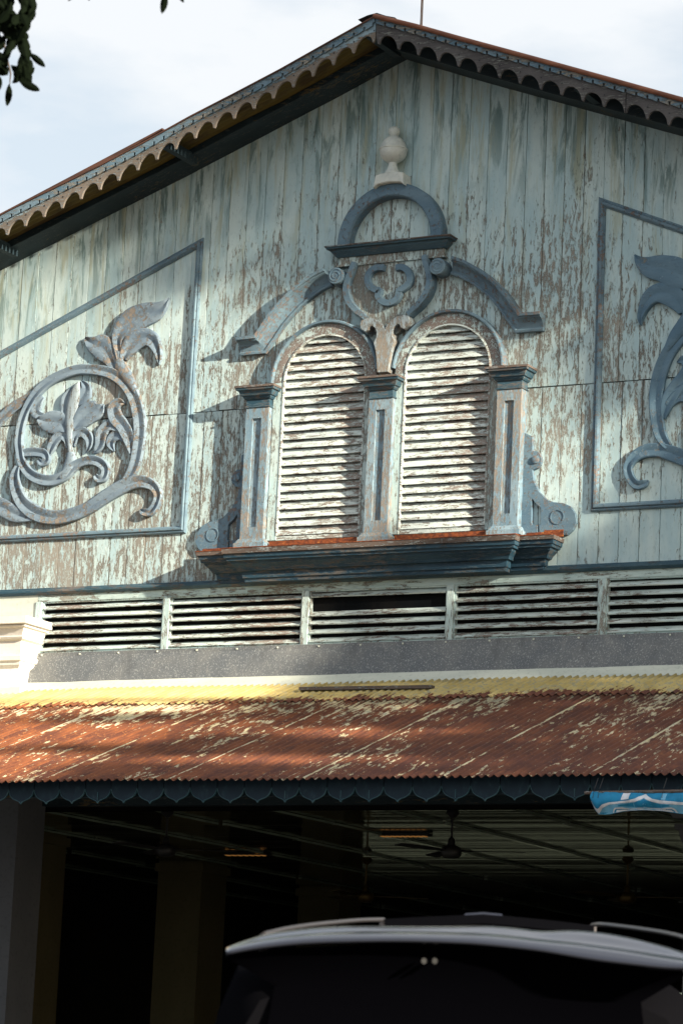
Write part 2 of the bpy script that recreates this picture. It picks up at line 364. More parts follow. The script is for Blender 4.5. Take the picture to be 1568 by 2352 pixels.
# line where the boards meet the eaves, from the photograph
def lerp_line(P,x):
    if x<=P[0][0]: i=0
    elif x>=P[-1][0]: i=len(P)-2
    else: i=max(j for j in range(len(P)-1) if P[j][0]<=x)
    (a,b),(c,d)=P[i],P[i+1]; return b+(d-b)*(x-a)/(c-a)
WT=[(-6.5,8.33),(-4.30,9.163),(-2.3,9.89),(-.62,10.53),(.045,10.80),(.942,10.452),(2.787,9.763),(6.0,8.58)]
WB=5.97
backing=slab('gable_wall',[(-6.5,3.9),(6.0,3.9)]+[(x,z+.1) for x,z in reversed(WT)],.16,.035,m_dark,B,0)
PW=.19; JZ=7.6
def plank(x0,x1,z0,z1a,z1b):
    y=random.uniform(-.0025,.0025); tx=random.uniform(-.002,.002); c=.002
    V=[(x0,.03,z0),(x1,.03,z0),(x1,.03,z1b),(x0,.03,z1a),(x0,y,z0),(x1,y+tx,z0),(x1,y+tx,z1b),(x0,y,z1a),
       (x0+c,y-c,z0+c),(x1-c,y+tx-c,z0+c),(x1-c,y+tx-c,z1b-c),(x0+c,y-c,z1a-c)]
    F=[[4,5,1,0],[5,6,2,1],[6,7,3,2],[7,4,0,3],[8,9,5,4],[9,10,6,5],[10,11,7,6],[11,8,4,7],[11,10,9,8]]
    return M('plank',V,[f[::-1] for f in F],m_wall,backing)
x=-6.3; rr=random.Random(3)
xs=[]
x=1.479-PW*41
while x<5.9: xs.append(x); x+=PW*1.0
for x in xs:
    a=x+.0012+rr.uniform(0,.0010); b=x+PW-.0012-rr.uniform(0,.0010)
    plank(a,b,JZ+rr.uniform(.0,.008),lerp_line(WT,a)+.05,lerp_line(WT,b)+.05)
for x in xs:
    x+=.045
    a=x+.0014+rr.uniform(0,.0016); b=x+PW-.0014-rr.uniform(0,.0016)
    zt=min(JZ-.004,lerp_line(WT,a)); plank(a,b,WB-.02,zt,zt)
# dark rake beams between boards and roof
YF=-.78
RT=[at('zC',-200,735,YF),at('zC',0,625,YF),at('zC',300,478,YF),at('zC',570,345,YF),at('zC',940,138,YF),at('d',600,188,YF),at('ap',250,372,YF),at('ap',490,240,YF),
    at('ap',800,318,YF),at('zA',500,172,YF),at('zA',1000,308,YF),at('zA',1568,466,YF),at('zA',2100,620,YF)]
RT=[(-6.5,RT[0][1]-.37*(6.5+RT[0][0]))]+RT+[(6.2,RT[-1][1]-.385*(6.2-RT[-1][0]))]
APX=at('ap',490,240,YF)[0]
zr=lambda x: lerp_line(RT,x)
def poly_between(lo,hi,x0,x1,n=24):
    X=[x0+(x1-x0)*i/n for i in range(n+1)]; return [(a,lo(a)) for a in X]+[(a,hi(a)) for a in reversed(X)]
slab('rake_beam',poly_between(lambda a:lerp_line(WT,a),lambda a:max(zr(a)-.03,lerp_line(WT,a)+.03),-6.4,.045),.02,-.33,m_beam,B,.004)
slab('rake_beam',poly_between(lambda a:lerp_line(WT,a),lambda a:max(zr(a)-.03,lerp_line(WT,a)+.03),.045,6.0),.02,-.33,m_beam,B,.004)
# roof covering: ribs run down the slope, its yellow underside is seen beyond the wall
def roof_side(x0,x1,mat,y0,y1,lift,wave,name,parent=B):
    n=16; X=[x0+(x1-x0)*i/n for i in range(n+1)]; ny=int(abs(y1-y0)/.0115) if wave else 1
    V=[];F=[]
    for i,a in enumerate(X):
        for j in range(ny+1):
            y=y0+(y1-y0)*j/ny; V.append((a,y,zr(a)+lift+(.011*math.sin(2*PI*y/.076) if wave else 0)))
    for i in range(n):
        for j in range(ny): F.append([i*(ny+1)+j,(i+1)*(ny+1)+j,(i+1)*(ny+1)+j+1,i*(ny+1)+j+1])
    return M(name,V,F,mat,parent,True)
for a,b in ((-6.4,APX),(APX,6.1)):
    roof_side(a,b,m_soffit,YF+.02,.5,-.018,True,'roof_sheet')
    roof_side(a,b,m_roofedgeL,YF-.01,9,.012,False,'roof_covering')
# purlin ends under the soffit
for px in (-5.9,-4.0,-2.03,.05,2.1,4.2):
    z=zr(px)-.05; box('purlin',px-.035,px+.035,YF+.03,-.20,z-.10,z-.01,m_beam,B)
# roof edge rolls
def edge_roll(x0,x1,r,mat,dz):
    X=[x0+(x1-x0)*i/14 for i in range(15)]; return tube('roof_edge_roll',[(a,YF-.035,zr(a)+dz) for a in X],r,mat,B,10)
edge_roll(-6.4,APX-.02,.008,m_roofedgeL,-.004); edge_roll(APX-.01,6.1,.022,m_roofedge,.006)
slab('sheet_lap',[(-2.6,zr(-2.6)+.012),(-2.05,zr(-2.05)+.03),(-2.05,zr(-2.05)+.045),(-4.2,zr(-4.2)+.02)],YF+.3,YF-.02,m_roofedgeL,B,0)
# loose ridge sheet
c1,c2,c3=at('ap',232,272,-.5),at('ap',492,178,-.5),at('ap',745,242,-.5)
V=[];F=[]
for y in (-.5,-.1,.5,1.4):
    for (qx,qz) in (c1,((c1[0]+c2[0])/2,(c1[1]+c2[1])/2+.008),c2,((c3[0]+c2[0])/2,(c3[1]+c2[1])/2-.006),c3):
        V+=[(qx,y,qz)]
for i in range(3):
    for j in range(4): F.append([i*5+j,i*5+j+1,(i+1)*5+j+1,(i+1)*5+j])
rc=M('ridge_sheet',V,F,m_black,B); sm=rc.modifiers.new('s','SOLIDIFY'); sm.thickness=.006
# barge boards with scalloped edge and notched strip above
def scallops(x0,x1,tip0,top,h,depth,arc=.88):
    "lower edge from x0 to x1 as list of points; tips at tip0+k*.2"
    P=[]; N=int((x1-x0)/.0085)
    for i in range(N+1):
        a=x0+(x1-x0)*i/N; u=((a-tip0)/.2007)%1.0; w=abs(u-.5)/(arc/2)
        P.append((a,zr(a)-h+(depth*math.sqrt(max(0,1-w*w)) if w<1 else 0)))
    return P
tipL=at('zC',115,690,YF)[0]; tipR=at('zA',260,222,YF)[0]
def barge(x0,x1,tip,mat,h):
    lo=scallops(x0,x1,tip,0,h,.10); X=[x0+(x1-x0)*i/12 for i in range(13)]
    return slab('barge_board',lo+[(a,zr(a)-.03) for a in reversed(X)],YF+.022,YF,mat,B,.002)
jl=tipL+.2007*6+.03
barge(-6.3,jl-.003,tipL,m_bargeL,.225); barge(jl+.003,APX-.004,tipL,m_bargeL,.225)
jr=tipR+.2007*11
barge(APX+.004,jr,tipR,m_bargeR,.245); barge(jr+.006,6.0,tipR,m_bargeR,.245)
def dentil(x0,x1,h,nw):
    P=[]; a=x0
    while a<x1:
        b=min(x1,a+.102); P+=[(a,zr(a)-h),(b-nw,zr(b)-h),(b-nw,zr(b)-h+.03),(b,zr(b)-h+.03)]; a=b
        if x1-a<.02: break
    X=[x0+(x1-x0)*i/16 for i in range(17)]
    return slab('notched_strip',P+[(q,zr(q)+.0) for q in reversed(X)],YF-.004,YF-.022,m_dentil,B,0)
dentil(-6.3,APX-.006,.080,.022); dentil(APX+.006,6.0,.062,.02)
# small nail holes along the scallops
V=[];F=[]
for tip,x0,x1,h in ((tipL,-5.5,APX,.225),(tipR,APX,5.0,.245)):
    k=math.ceil((x0-tip)/.2007)
    while tip+k*.2007<x1:
        a=tip+k*.2007+.004; boxVF(a-.006,a+.006,YF-.003,YF+.001,zr(a)-h+.10,zr(a)-h+.112,V,F); k+=1
M('nail_heads',V,F,m_black,B)['kind']='stuff'

# ---- panel mouldings and carved scrolls
PPROF=[(-.034,0),(-.034,.016),(-.016,.040),(.002,.042),(.012,.024),(.022,.030),(.034,.020),(.034,0)]
def mir(P,s): return [(s*p[0],)+tuple(p[1:]) for p in P]
for s in (-1,1):
    path=[(-5.9,7.60),(-2.045,9.235),(-2.06,6.49),(-5.9,6.49)]
    path=[(s*-x,z) for x,z in path] if s>0 else path
    pf=PPROF if s<0 else [(-o,d) for o,d in reversed(PPROF)]
    nm=('upper_moulding','side_moulding','lower_moulding')
    fr=None
    for i in range(3):
        a,b=Vector(path[i]),Vector(path[i+1]); 
        o=sweep(nm[i],path[i:i+2],pf,m_bluev,B if fr is None else fr)
        # mitred ends
        me=o.data; m=len(pf)
        for end,idx,other in ((0,i,i-1),(1,i+1,i+2)):
            if 0<=other<len(path):
                c=Vector(path[idx]); q=Vector(path[other]); e1=(b-a).normalized(); e2=(q-c).normalized() if end else (c-q).normalized()
                if not end: e1,e2=e2,e1
                t=(e1+e2).normalized(); nn=Vector((-t.y,t.x)); k=1/nn.dot(Vector((-e1.y,e1.x)))
                for j,(o_,d_) in enumerate(pf):
                    v=me.vertices[end*m+j].co; v.x=c.x+nn.x*o_*k; v.z=c.y+nn.y*o_*k
        if fr is None: fr=o; o.name='panel_moulding'
OR=[ # strands traced from the left relief: (x,y,width)
 ('stem',[(880,1790,40),(935,1700,62),(968,1560,70),(980,1400,74),(950,1230,74),(880,1105,70),(770,1030,64),(640,1006,58),(520,1012,58),(370,1072,58),(270,1150,58),(200,1250,55),(150,1370,52),(128,1500,52),(135,1590,50),(150,1660,52),(200,1735,60),(280,1780,62),(370,1787,62),(450,1752,60),(510,1695,58),(570,1660,50),(640,1646,54),(700,1662,56),(738,1705,52),(728,1762,50),(690,1778,44),(668,1752,26)],.060,True),
 ('leaf_stem',[(955,1180,20),(905,1080,60),(860,1010,70),(835,950,62),(830,880,50)],.062,False),
 ('leaf',[(592,782,14),(650,825,90),(710,845,132),(758,900,108),(792,970,56),(812,1020,16)],.060,True),
 ('leaf',[(842,930,30),(825,800,62),(860,720,120),(930,665,150),(1010,622,130),(1090,595,104),(1150,550,52),(1187,498,5)],.066,True),
 ('leaf',[(868,930,40),(900,860,92),(950,800,112),(1020,778,96),(1070,800,80),(1102,860,52),(1116,920,32),(1113,968,5)],.064,True),
 ('central_bud',[(490,1605,20),(488,1450,44),(500,1300,72),(530,1160,62),(552,1088,6)],.066,False),
 ('leaf',[(478,1390,26),(455,1290,58),(458,1210,58),(505,1135,16)],.05,True),
 ('leaf',[(535,1260,20),(578,1190,92),(600,1130,56),(565,1082,6)],.055,True),
 ('leaf',[(262,1352,24),(310,1370,92),(370,1376,122),(430,1388,108),(478,1435,50),(492,1500,16)],.06,True),
 ('leaf',[(312,1330,16),(252,1318,56),(246,1255,76),(296,1198,20)],.045,True),
 ('leaf',[(505,1445,16),(556,1372,98),(620,1312,122),(690,1290,92),(724,1248,6)],.06,True),
 ('leaf',[(474,1560,24),(468,1500,44),(430,1468,56),(380,1508,60),(352,1568,48),(346,1608,5)],.055,True),
 ('leaf',[(508,1545,20),(530,1466,50),(580,1446,56),(622,1490,52),(622,1550,32),(596,1592,5)],.055,True),
 ('leaf_stem',[(488,1590,40),(486,1660,62),(450,1740,56),(420,1772,30)],.058,False),
 ('leaf',[(925,1600,20),(905,1490,70),(862,1405,74),(812,1345,80),(798,1275,70),(838,1240,50),(876,1246,5)],.06,True),
 ('leaf',[(848,1425,36),(765,1402,60),(712,1452,70),(700,1530,60),(670,1578,30),(638,1592,5)],.055,True),
 ('leaf',[(905,1520,36),(850,1465,62),(794,1480,60),(774,1530,50),(796,1580,5)],.05,True),
 ('curl',[(140,1602,36),(200,1588,50),(260,1588,50),(308,1600,50),(322,1640,46),(290,1664,40),(264,1642,20)],.055,True),
 ('branch',[(-260,1600,60),(-120,1470,60),(0,1350,60),(80,1276,60),(180,1212,54),(250,1150,20)],.05,True),
 ('sweep',[(122,1690,36),(100,1760,60),(110,1850,72),(160,1950,82),(250,2020,88),(370,2050,80),(500,2030,75),(620,1982,72),(740,1902,75),(840,1842,80),(940,1802,72),(1020,1800,68),(1080,1832,56),(1110,1890,48),(1092,1960,46),(1050,2012,46),(1005,2010,40),(984,1990,8)],.064,True),
 ('branch',[(-300,1860,60),(-120,1930,80),(0,1972,98),(110,2030,86),(240,2046,40)],.056,True),
]
for s in (-1,1):
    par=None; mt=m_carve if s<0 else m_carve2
    for nm,P,h,gr in OR:
        Q=[]
        for (a,b,w) in P:
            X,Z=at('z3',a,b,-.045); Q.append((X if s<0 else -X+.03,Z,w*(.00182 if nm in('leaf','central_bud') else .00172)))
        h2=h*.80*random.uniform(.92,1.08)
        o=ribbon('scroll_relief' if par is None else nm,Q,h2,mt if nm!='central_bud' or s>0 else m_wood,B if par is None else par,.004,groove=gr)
        if par is None: par=o
# ---- lower moulding of the boarded wall, and the row of ventilation louvres
sweep('base_moulding',[(-6.4,5.965),(6.0,5.965)],[(-.035,0),(-.035,.03),(-.012,.05),(.006,.05),(.016,.03),(.03,.028),(.036,0)],m_navyb,B)
box('top_rail',-3.6,6.0,-.012,.035,5.865,5.93,m_railx,B)
box('side_panel',-6.4,-3.604,-.012,.035,4.9,5.93,m_zinc,B)
box('bottom_rail',-3.6,6.0,-.030,.035,5.335,5.375,m_railx,B)
XM=[-3.585,-2.185,-.73,.715,2.16,3.605]
for i,xm in enumerate(XM): box('mullion',xm-.032,xm+.032,-.022,.035,5.376,5.864,m_frame,B)
def louvre(name,x0,x1,z,th,wd_,y_out,y_in,mat,parent,tilt=0,rise=.06):
    "one slat: lip at the outside (y_out, z), sloping up to (y_in, z+rise)"
    dy,dz=y_in-y_out,rise; L=math.hypot(dy,dz); ny,nz_=-dz/L*th,dy/L*th
    pr=[(y_out,z),(y_in,z+rise),(y_in+ny,z+rise+nz_),(y_out+ny*.9,z+nz_*.9),(y_out-.002,z+.003)]
    V=[];F=[];m=len(pr); N=5
    for i in range(N+1):
        a=x0+(x1-x0)*i/N; sg=tilt*(i/N-.5)+random.uniform(-.0012,.0012)
        V+=[(a,y,zz+sg) for y,zz in pr]
    for i in range(N):
        for q in range(m): r=(q+1)%m; F.append([i*m+q,i*m+r,(i+1)*m+r,(i+1)*m+q])
    F+=[list(range(m))[::-1],list(range(N*m,N*m+m))]
    return M(name,V,F,mat,parent)
m_ventL=peel('vent_slat_paint',(.50,.60,.58),(.58,.64,.60),.36,'x',(.21,.165,.14),(.10,.08,.07),fine=1.2)
for i in range(5):
    x0,x1=XM[i]+.032,XM[i+1]-.032
    cas=None
    V,F=boxVF(x0,x1,.20,.21,5.36,5.88); cas=M('ventilation_louvre',V,F,m_dark,B)
    V,F=boxVF(x0,x0+.018,-.004,.06,5.376,5.864); boxVF(x1-.018,x1,-.004,.06,5.376,5.864,V,F); boxVF(x0+.018,x1-.018,-.004,.06,5.376,5.388,V,F); boxVF(x0+.018,x1-.018,-.004,.06,5.853,5.864,V,F)
    M('casing',V,F,m_frame,cas)
    for k in range(6):
        z=5.389+k*.0795
        if i==2 and k==4: continue
        rs=.047
        if i==2 and k==5: z+=.012
        louvre('slat',x0+.019,x1-.019,z,.011,0,-.012,.045,m_ventL,cas,random.uniform(-.006,.006),rs)
# ---- flashing over the lean-to
def strip(name,P,mat,th=.004,y_wave=0,nx=40,x0=-3.66,x1=6.2,left=None):
    "bent sheet: P = (y,z) profile run along X"
    V=[];F=[];m=len(P)
    for i in range(nx+1):
        a=x0+(x1-x0)*i/nx
        for j,(y,z) in enumerate(P):
            xx=a+(left[j] if left and i==0 else 0)
            V.append((xx,y,z+(y_wave*math.sin(a*2.3+j)+y_wave*.6*math.sin(a*7.1+2*j) if j else 0)))
    for i in range(nx):
        for j in range(m-1): F.append([i*m+j,(i+1)*m+j,(i+1)*m+j+1,i*m+j+1])
    o=M(name,V,F,mat,B,False); sm=o.modifiers.new('s','SOLIDIFY'); sm.thickness=th; return o
zf=at('d',784,1552,-.17)[1]; zg=at('d',784,1572,-.30)[1]
strip('flashing',[(-.034,5.372),(-.040,5.335),(-.17,zf)],m_flash,.004,.004,left=(0,0,-.13))
strip('apron_strip',[(-.155,zf+.02),(-.185,zf-.005),(-.30,zg)],m_zinc,.004,.004,x0=-3.85)
V=[];F=[]
for k in range(24):
    a=-3.5+k*.42; boxVF(a-.007,a+.007,-.05,-.036,5.345,5.359,V,F)
M('flashing_screws',V,F,m_zinc,B)['kind']='stuff'

# ---- lean-to roof of corrugated sheets
YT,ZT=-.28,4.962
YE=-3.8; ZE=at('d',784,1788,YE)[1]
SL=(ZE-ZT)/(YE-YT)
def on_lean(x,y,dz=0):
    d=ray(x,y); t=(ZT+dz+SL*(CYD-YT)-CH)/(d.z-SL*d.y); q=CAM+d*t; return q
WV=.0685; SEAMW=WV*17
SEAM0=on_lean(390,1792).x
m_rl=m_rust_('rusty_corrugated_iron',False); m_rtp=m_rust_('yellow_painted_corrugated_iron',True)
YM=on_lean(435,1621).y
def csheet(x0,x1,y0,y1,lift,mat,name,sag=0):
    "corrugated sheet running down the slope"
    nw=int(round((x1-x0)/WV*10)); ny=4; V=[];F=[]
    for i in range(nw+1):
        a=x0+(x1-x0)*i/nw; w=.0105*math.cos(2*PI*(a-SEAM0)/WV)
        for j in range(ny+1):
            y=y0+(y1-y0)*j/ny; V.append((a,y+(jag(a) if j==ny else 0),ZT+SL*(y-YT)+w+lift+.004*math.sin(a*1.7+y*1.1)+random.uniform(-.0006,.0006)))
    for i in range(nw):
        for j in range(ny): F.append([i*(ny+1)+j,i*(ny+1)+j+1,(i+1)*(ny+1)+j+1,(i+1)*(ny+1)+j])
    o=M(name,V,F,mat,B,True); s_=o.modifiers.new('s','SOLIDIFY'); s_.thickness=.0025; return o
def jag(a): return .004*math.sin(a*23)+.004*math.sin(a*7+1)
for k in range(-5,7):
    x0=SEAM0+k*SEAMW; lf=.0022*(k%2)
    csheet(x0-.02,x0+SEAMW+.03,YM+.12,YE+random.uniform(-.012,.012),.004+lf,m_rl,'corrugated_sheet')
    xa=x0+.31
    csheet(xa-.02,xa+SEAMW+.03,YT,YM+random.uniform(-.03,.02),.017+lf,m_rtp,'upper_corrugated_sheet')
# structure under it
for k in range(12):
    xx=-6.0+k*1.1
    V=[(xx-.03,YE+.31,ZE+.055),(xx+.03,YE+.31,ZE+.055),(xx+.03,-.02,ZT+.02),(xx-.03,-.02,ZT+.02)]; V+=[(a,b,c-.09) for a,b,c in V]
    M('rafter',V,[[0,1,2,3],[7,6,5,4],[0,4,5,1],[1,5,6,2],[2,6,7,3],[3,7,4,0]],m_beam,B)
box('eaves_beam',-6.3,6.8,YE+.24,YE+.30,ZE-.10,ZE+.04,m_beam,B)
# scalloped valance: one cut piece after another
def m_val_():
    g=G('valance_paint'); n=g.noise(g.pos((18,18,12)),1,5,.6); n2=g.noise(g.pos((70,70,8)),1,3,.6)
    c=g.mix(g.ss(n,.45,.7),(.004,.020,.038),(.008,.032,.052)); c=g.mix(g.ss(n,.62,.78,0,.6),c,(.06,.09,.11)); return g.done(c,None,.55)
m_val=m_val_(); m_vedge=plain('valance_edge',(.035,.10,.13),(.06,.13,.16),rough=.6)
YV=YE+.20
vx=[at('z7',q,493,YV)[0] for q in (97,1182)]; VP=(vx[1]-vx[0])/9
zt_=at('d',784,1806,YV)[1]+.10
zb_=at('d',784,1838,YV)[1]
zn_=zb_+.10
for k in range(-8,27):
    c=vx[0]+k*VP; h=VP/2-.003
    if c<-6 or c>6.6: continue
    half=[(h,zn_),(h*.97,zn_-.014),(h*.90,zn_-.036),(h*.79,zb_+.046),(h*.62,zb_+.031),(h*.40,zb_+.020),(h*.20,zb_+.012),(h*.07,zb_+.004),(0,zb_-.008)]
    P=[(c-a,z) for a,z in half]+[(c+a,z) for a,z in reversed(half[:-1])]+[(c+h,zt_),(c-h,zt_)]
    dz=random.uniform(-.004,.004); rt_=random.uniform(-.03,.03); P=[(a,z+dz+(a-c)*rt_) for a,z in P]
    o=slab('valance_scallop',P,YV+.012,YV-random.uniform(0,.003),m_val,B,.001)
    E=[(c-a,z+dz-a*rt_) for a,z in half]+[(c+a,z+dz+a*rt_) for a,z in reversed(half[:-1])]
    sweep('edge_strip',E,[(-.003,-.013),(-.003,.004),(.0015,.004),(.0015,-.013)],m_vedge,o,False,y0=YV)
    if random.random()<.35: box('centre_strip',c-.003,c+.003,YV-.006,YV-.002,zb_+.01,zb_+.075,m_vedge,o)

# ---- front wall below the lean-to, ceiling, room
CZ=3.95
box('lintel',-6.4,6.4,-.06,.03,CZ-.02,4.9,m_beam,B)
WX0=-7.4
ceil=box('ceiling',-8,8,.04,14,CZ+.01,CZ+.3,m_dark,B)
for k in range(77):
    y=.04+k*.18
    V,F=boxVF(-7.9,7.9,y,y+.174,CZ-.006,CZ+.009)
    ta,tb=random.uniform(-.0012,.0012),random.uniform(-.0012,.0012)
    for j,dz in ((0,ta),(1,tb),(2,-tb),(3,-ta)): V[j]=(V[j][0],V[j][1],V[j][2]+dz)
    M('ceiling_board',V,F,m_ceil,ceil)
for k in range(13):
    xx=-7.2+k*1.2
    for j in range(9):
        y0=.05+j*1.5; sh_=random.uniform(-.05,.05); box('ceiling_batten',xx-.022+sh_,xx+.022+sh_,y0+random.uniform(0,.03),y0+1.49,CZ-.03,CZ-.0095,m_batten,ceil)
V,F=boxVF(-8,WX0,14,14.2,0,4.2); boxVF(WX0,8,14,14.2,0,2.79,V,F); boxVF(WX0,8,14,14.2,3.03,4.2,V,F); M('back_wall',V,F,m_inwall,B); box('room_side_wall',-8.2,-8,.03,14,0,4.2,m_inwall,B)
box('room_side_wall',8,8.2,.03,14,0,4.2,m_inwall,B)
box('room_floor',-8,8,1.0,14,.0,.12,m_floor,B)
g=G('streak_tint_glass'); g.b.inputs['Base Color'].default_value=(.60,.68,.48,1); g.b.inputs['Transmission Weight'].default_value=1; g.b.inputs['Roughness'].default_value=.0; g.b.inputs['IOR'].default_value=1.02  # tints and dims the streaks from the added window
g.m.node_tree.nodes['Principled BSDF'].inputs['Specular IOR Level'].default_value=.1
box('added_streak_window',WX0,7.99,14.08,14.085,2.79,3.03,g.m,B)  # unseen window added so its light streaks the glossy ceiling
# columns of the room
for (yy) in (2.55,5.9,9.2):
    xx=-5.22; o=box('column',xx-.28,xx+.28,yy-.28,yy+.28,.12,CZ-.006,m_column,B)
    V,F=boxVF(xx-.31,xx+.31,yy-.31,yy+.31,CZ-.12,CZ-.031); M('column_head',V,F,m_column,o)
# right-hand pillar with corbelled head
xr=at('d',1553,1900,-.45)[0]
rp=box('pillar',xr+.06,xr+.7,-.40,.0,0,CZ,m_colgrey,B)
zc=at('d',1556,1868,-.45)[1]; zd=at('d',1556,1893,-.45)[1]; ze=at('d',1560,1962,-.45)[1]
loft_cap('corbel_head',xr+.06,xr+.7,-.40,[(ze,-.0),(ze+.05,.005),(ze+.12,.03),(ze+.2,.045),(zd-.05,.052),(zd-.045,.07),(zd,.075)],m_colgrey,rp)
loft_cap('abacus',xr+.0,xr+.9,-.40,[(zd+.05,.04),(zc+.06,.09),(3.9,.09)],m_colgrey,rp)

# ---- party-wall pillar at the left, white above the lean-to and grey below
pl=thing('masonry_pillar','white moulded masonry pillar at the left end of the louvre row, rising through the lean-to roof','pillar',(-3.9,-.2,0))
px1=at('k5',100,1830,-.45)[0]+.02
zq=lambda y: at('k5',100,y,-.45)[1]
loft_cap('capital',px1-.60,px1,-.30,[(zq(2100),.10),(zq(1990),.02),(zq(1840),.0),(zq(1800),.03),(zq(1760),.035),(zq(1745),.055),(zq(1690),.055),(zq(1680),.03),(zq(1500),.03),(zq(1478),.065),(zq(1455),.075),(zq(1440),.055),(zq(1350),.085),(zq(1335),.115),(zq(1318),.12),(zq(1312),.10),(zq(1300),.15),(zq(1212),.15)],m_plaster,pl)
loft_cap('shaft',px1-.60,px1,-.30,[(4.3,.10),(zq(2100)-.001,.10)],m_plaster,pl)
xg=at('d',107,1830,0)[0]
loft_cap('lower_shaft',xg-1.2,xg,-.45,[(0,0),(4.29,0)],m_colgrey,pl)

# ---- the twin window
WC=.62; SPR=7.805; RI=.425
def arc(cx,cz,r,a0,a1,n): return [(cx+r*math.cos(a0+(a1-a0)*i/n),cz+r*math.sin(a0+(a1-a0)*i/n)) for i in range(n+1)]
for s in (-1,1):
    c=s*WC
    w=slab('arched_window',[(c-.46,6.30),(c+.46,6.30),(c+.46,SPR)]+arc(c,SPR,.46,0,PI,24)[1:-1]+[(c-.46,SPR)],.034,-.001,m_dark,B,0)
    n=23; st=(SPR+RI-6.372)/n
    for k in range(n):
        z=6.375+k*st; zz=z+.03; hw=RI-.004
        if zz>SPR:
            q=RI**2-(zz-SPR)**2
            if q<.004: continue
            hw=math.sqrt(q)-.002
        louvre('slat',c-hw,c+hw,z,.010,0,-.050,-.014,m_slat,w,random.uniform(-.002,.002),.075)
    box('bottom_rail',c-.425,c+.425,-.05,0,6.335,6.372,m_slat,w)
    for t in (-1,1):
        xa,xb=sorted((c+t*.425,c+t*.520)); box('jamb',xa,xb,-.066,.0,6.335,SPR-.002,m_frame,w)
        xa,xb=sorted((c+t*.425,c+t*.412)); box('jamb_bead',xa,xb,-.071,.0,6.375,SPR-.002,m_slat,w)
    sweep('inner_arch_bead',arc(c,SPR,.4185,0,PI,30),[(-.0075,0),(-.0075,.071),(.0065,.073),(.0065,0)],m_slat,w)
    sweep('arch_band',arc(c,SPR,.475,0,PI,30),[(-.049,0),(-.049,.060),(.0,.068),(.049,.060),(.049,0)],m_arch,w)
    sweep('arch_rim',arc(c,SPR,.542,0 if s>0 else .10,PI-.10 if s>0 else PI,32),[(-.017,0),(-.017,.075),(-.006,.092),(.008,.092),(.017,.075),(.017,0)],m_bluev,w)
# pilasters
def pilaster(cx):
    hw=.117; p=box('pilaster',cx-hw,cx+hw,-.11,.0,6.33,7.60,m_pil,B)
    for t in (-1,1):
        xa,xb=sorted((cx+t*hw*1.0,cx+t*.045)); box('stile',xa-(.001 if t<0 else 0),xb+(.001 if t>0 else 0),-.130,-.1102,6.33,7.57,m_pil,p)
    box('panel_rail',cx-.0448,cx+.0448,-.130,-.1102,6.33,6.455,m_pil,p); box('panel_rail',cx-.0448,cx+.0448,-.130,-.1102,7.47,7.57,m_pil,p)
    loft_cap('capital',cx-hw,cx+hw,-.13,[(7.571,.0),(7.5725,.010),(7.586,.010),(7.589,.001),(7.645,.001),(7.648,.012),(7.662,.024),(7.676,.028),(7.679,.042),(7.70,.052),(7.722,.060),(7.726,.078),(7.746,.084)],m_navyb,p)
    loft_cap('capital_top',cx-hw,cx+hw,-.13,[(7.7465,.090),(7.766,.090),(7.770,.06)],m_woodx,p)
    loft_cap('pilaster_base',cx-hw,cx+hw,-.13,[(6.262,.042),(6.305,.042),(6.307,.032),(6.345,.012),(6.346,.009)],m_pil,p)
for cx in (-1.265,0,1.265): pilaster(cx)
# shaped brackets beside the outer pilasters
VB=[(107,1575),(160,1600),(161,1690),(185,1688),(207,1705),(217,1738),(209,1772),(190,1792),(160,1805),(166,1865),(200,1935),(250,1985),(290,2000),(345,2005),(392,2025),(420,2070),(427,2125),(405,2168),(370,2200),(200,2205),(200,2138),(210,2132),(210,2036),(180,2010),(156,1975),(154,2120),(158,2138),(192,2139),(192,2205),(80,2205),(85,2000)]
for s in (-1,1):
    P=[at('z4',a,b,-.04) for a,b in VB]; P=[(s*(x-.01),z) for x,z in P]
    o=slab('side_bracket',P,.0,-.04,m_blue,B,.003)
    cx_,cz_=at('z4',178,1742,-.045); o2=lathe('roundel_disc',(0,0,0),[(.036,0),(.036,.012),(.03,.016)],m_blue,o,18); o2.rotation_euler=(PI/2,0,0); o2.location=(s*(cx_-.01),-.040,cz_)
    cx_,cz_=at('z4',310,2090,-.045); o2=sweep('disc_ring',arc(s*(cx_-.01),cz_,.062,0,2*PI,20)[:-1],[(-.004,0),(-.004,.006),(.004,.006),(.004,0)],m_blue,o,closed=True,y0=-.040)
# sill
SR=[(5.955,.015),(5.985,.02),(5.99,.035),(6.03,.04),(6.045,.045),(6.05,.075),(6.075,.09),(6.11,.13),(6.13,.14),(6.133,.165),(6.155,.17),(6.158,.185),(6.193,.19)]
SR=[(z,p*.87) for z,p in SR]
loft_cap('sill_cornice',-1.60,1.60,-.045,SR,m_navy,B)
loft_cap('sill_cornice',-1.28,1.28,-.135,[(z-.012,p) for z,p in SR],m_navy,B)
loft_cap('sill_board',-1.60,1.60,-.05,[(6.1935,.175),(6.228,.18)],m_woodx,B); loft_cap('sill_board',-1.28,1.28,-.14,[(6.182,.175),(6.227,.18)],m_woodx,B)
V,F=boxVF(-1.785,1.76,-.234,0,6.2285,6.236); boxVF(-1.465,1.465,-.324,-.2341,6.2275,6.235,V,F)
M('sill_flashing',V,F,m_rust,B)
V,F=boxVF(-1.80,-1.45,-.075,-.07,6.2361,6.285); boxVF(-1.09,-.18,-.105,-.10,6.2361,6.318,V,F); boxVF(.18,1.09,-.105,-.10,6.2361,6.318,V,F); boxVF(1.45,1.62,-.075,-.07,6.2361,6.285,V,F); boxVF(1.6201,1.80,-.077,-.07,6.2361,6.30,V,F)
M('rusty_upstand',V,F,m_rust,B)
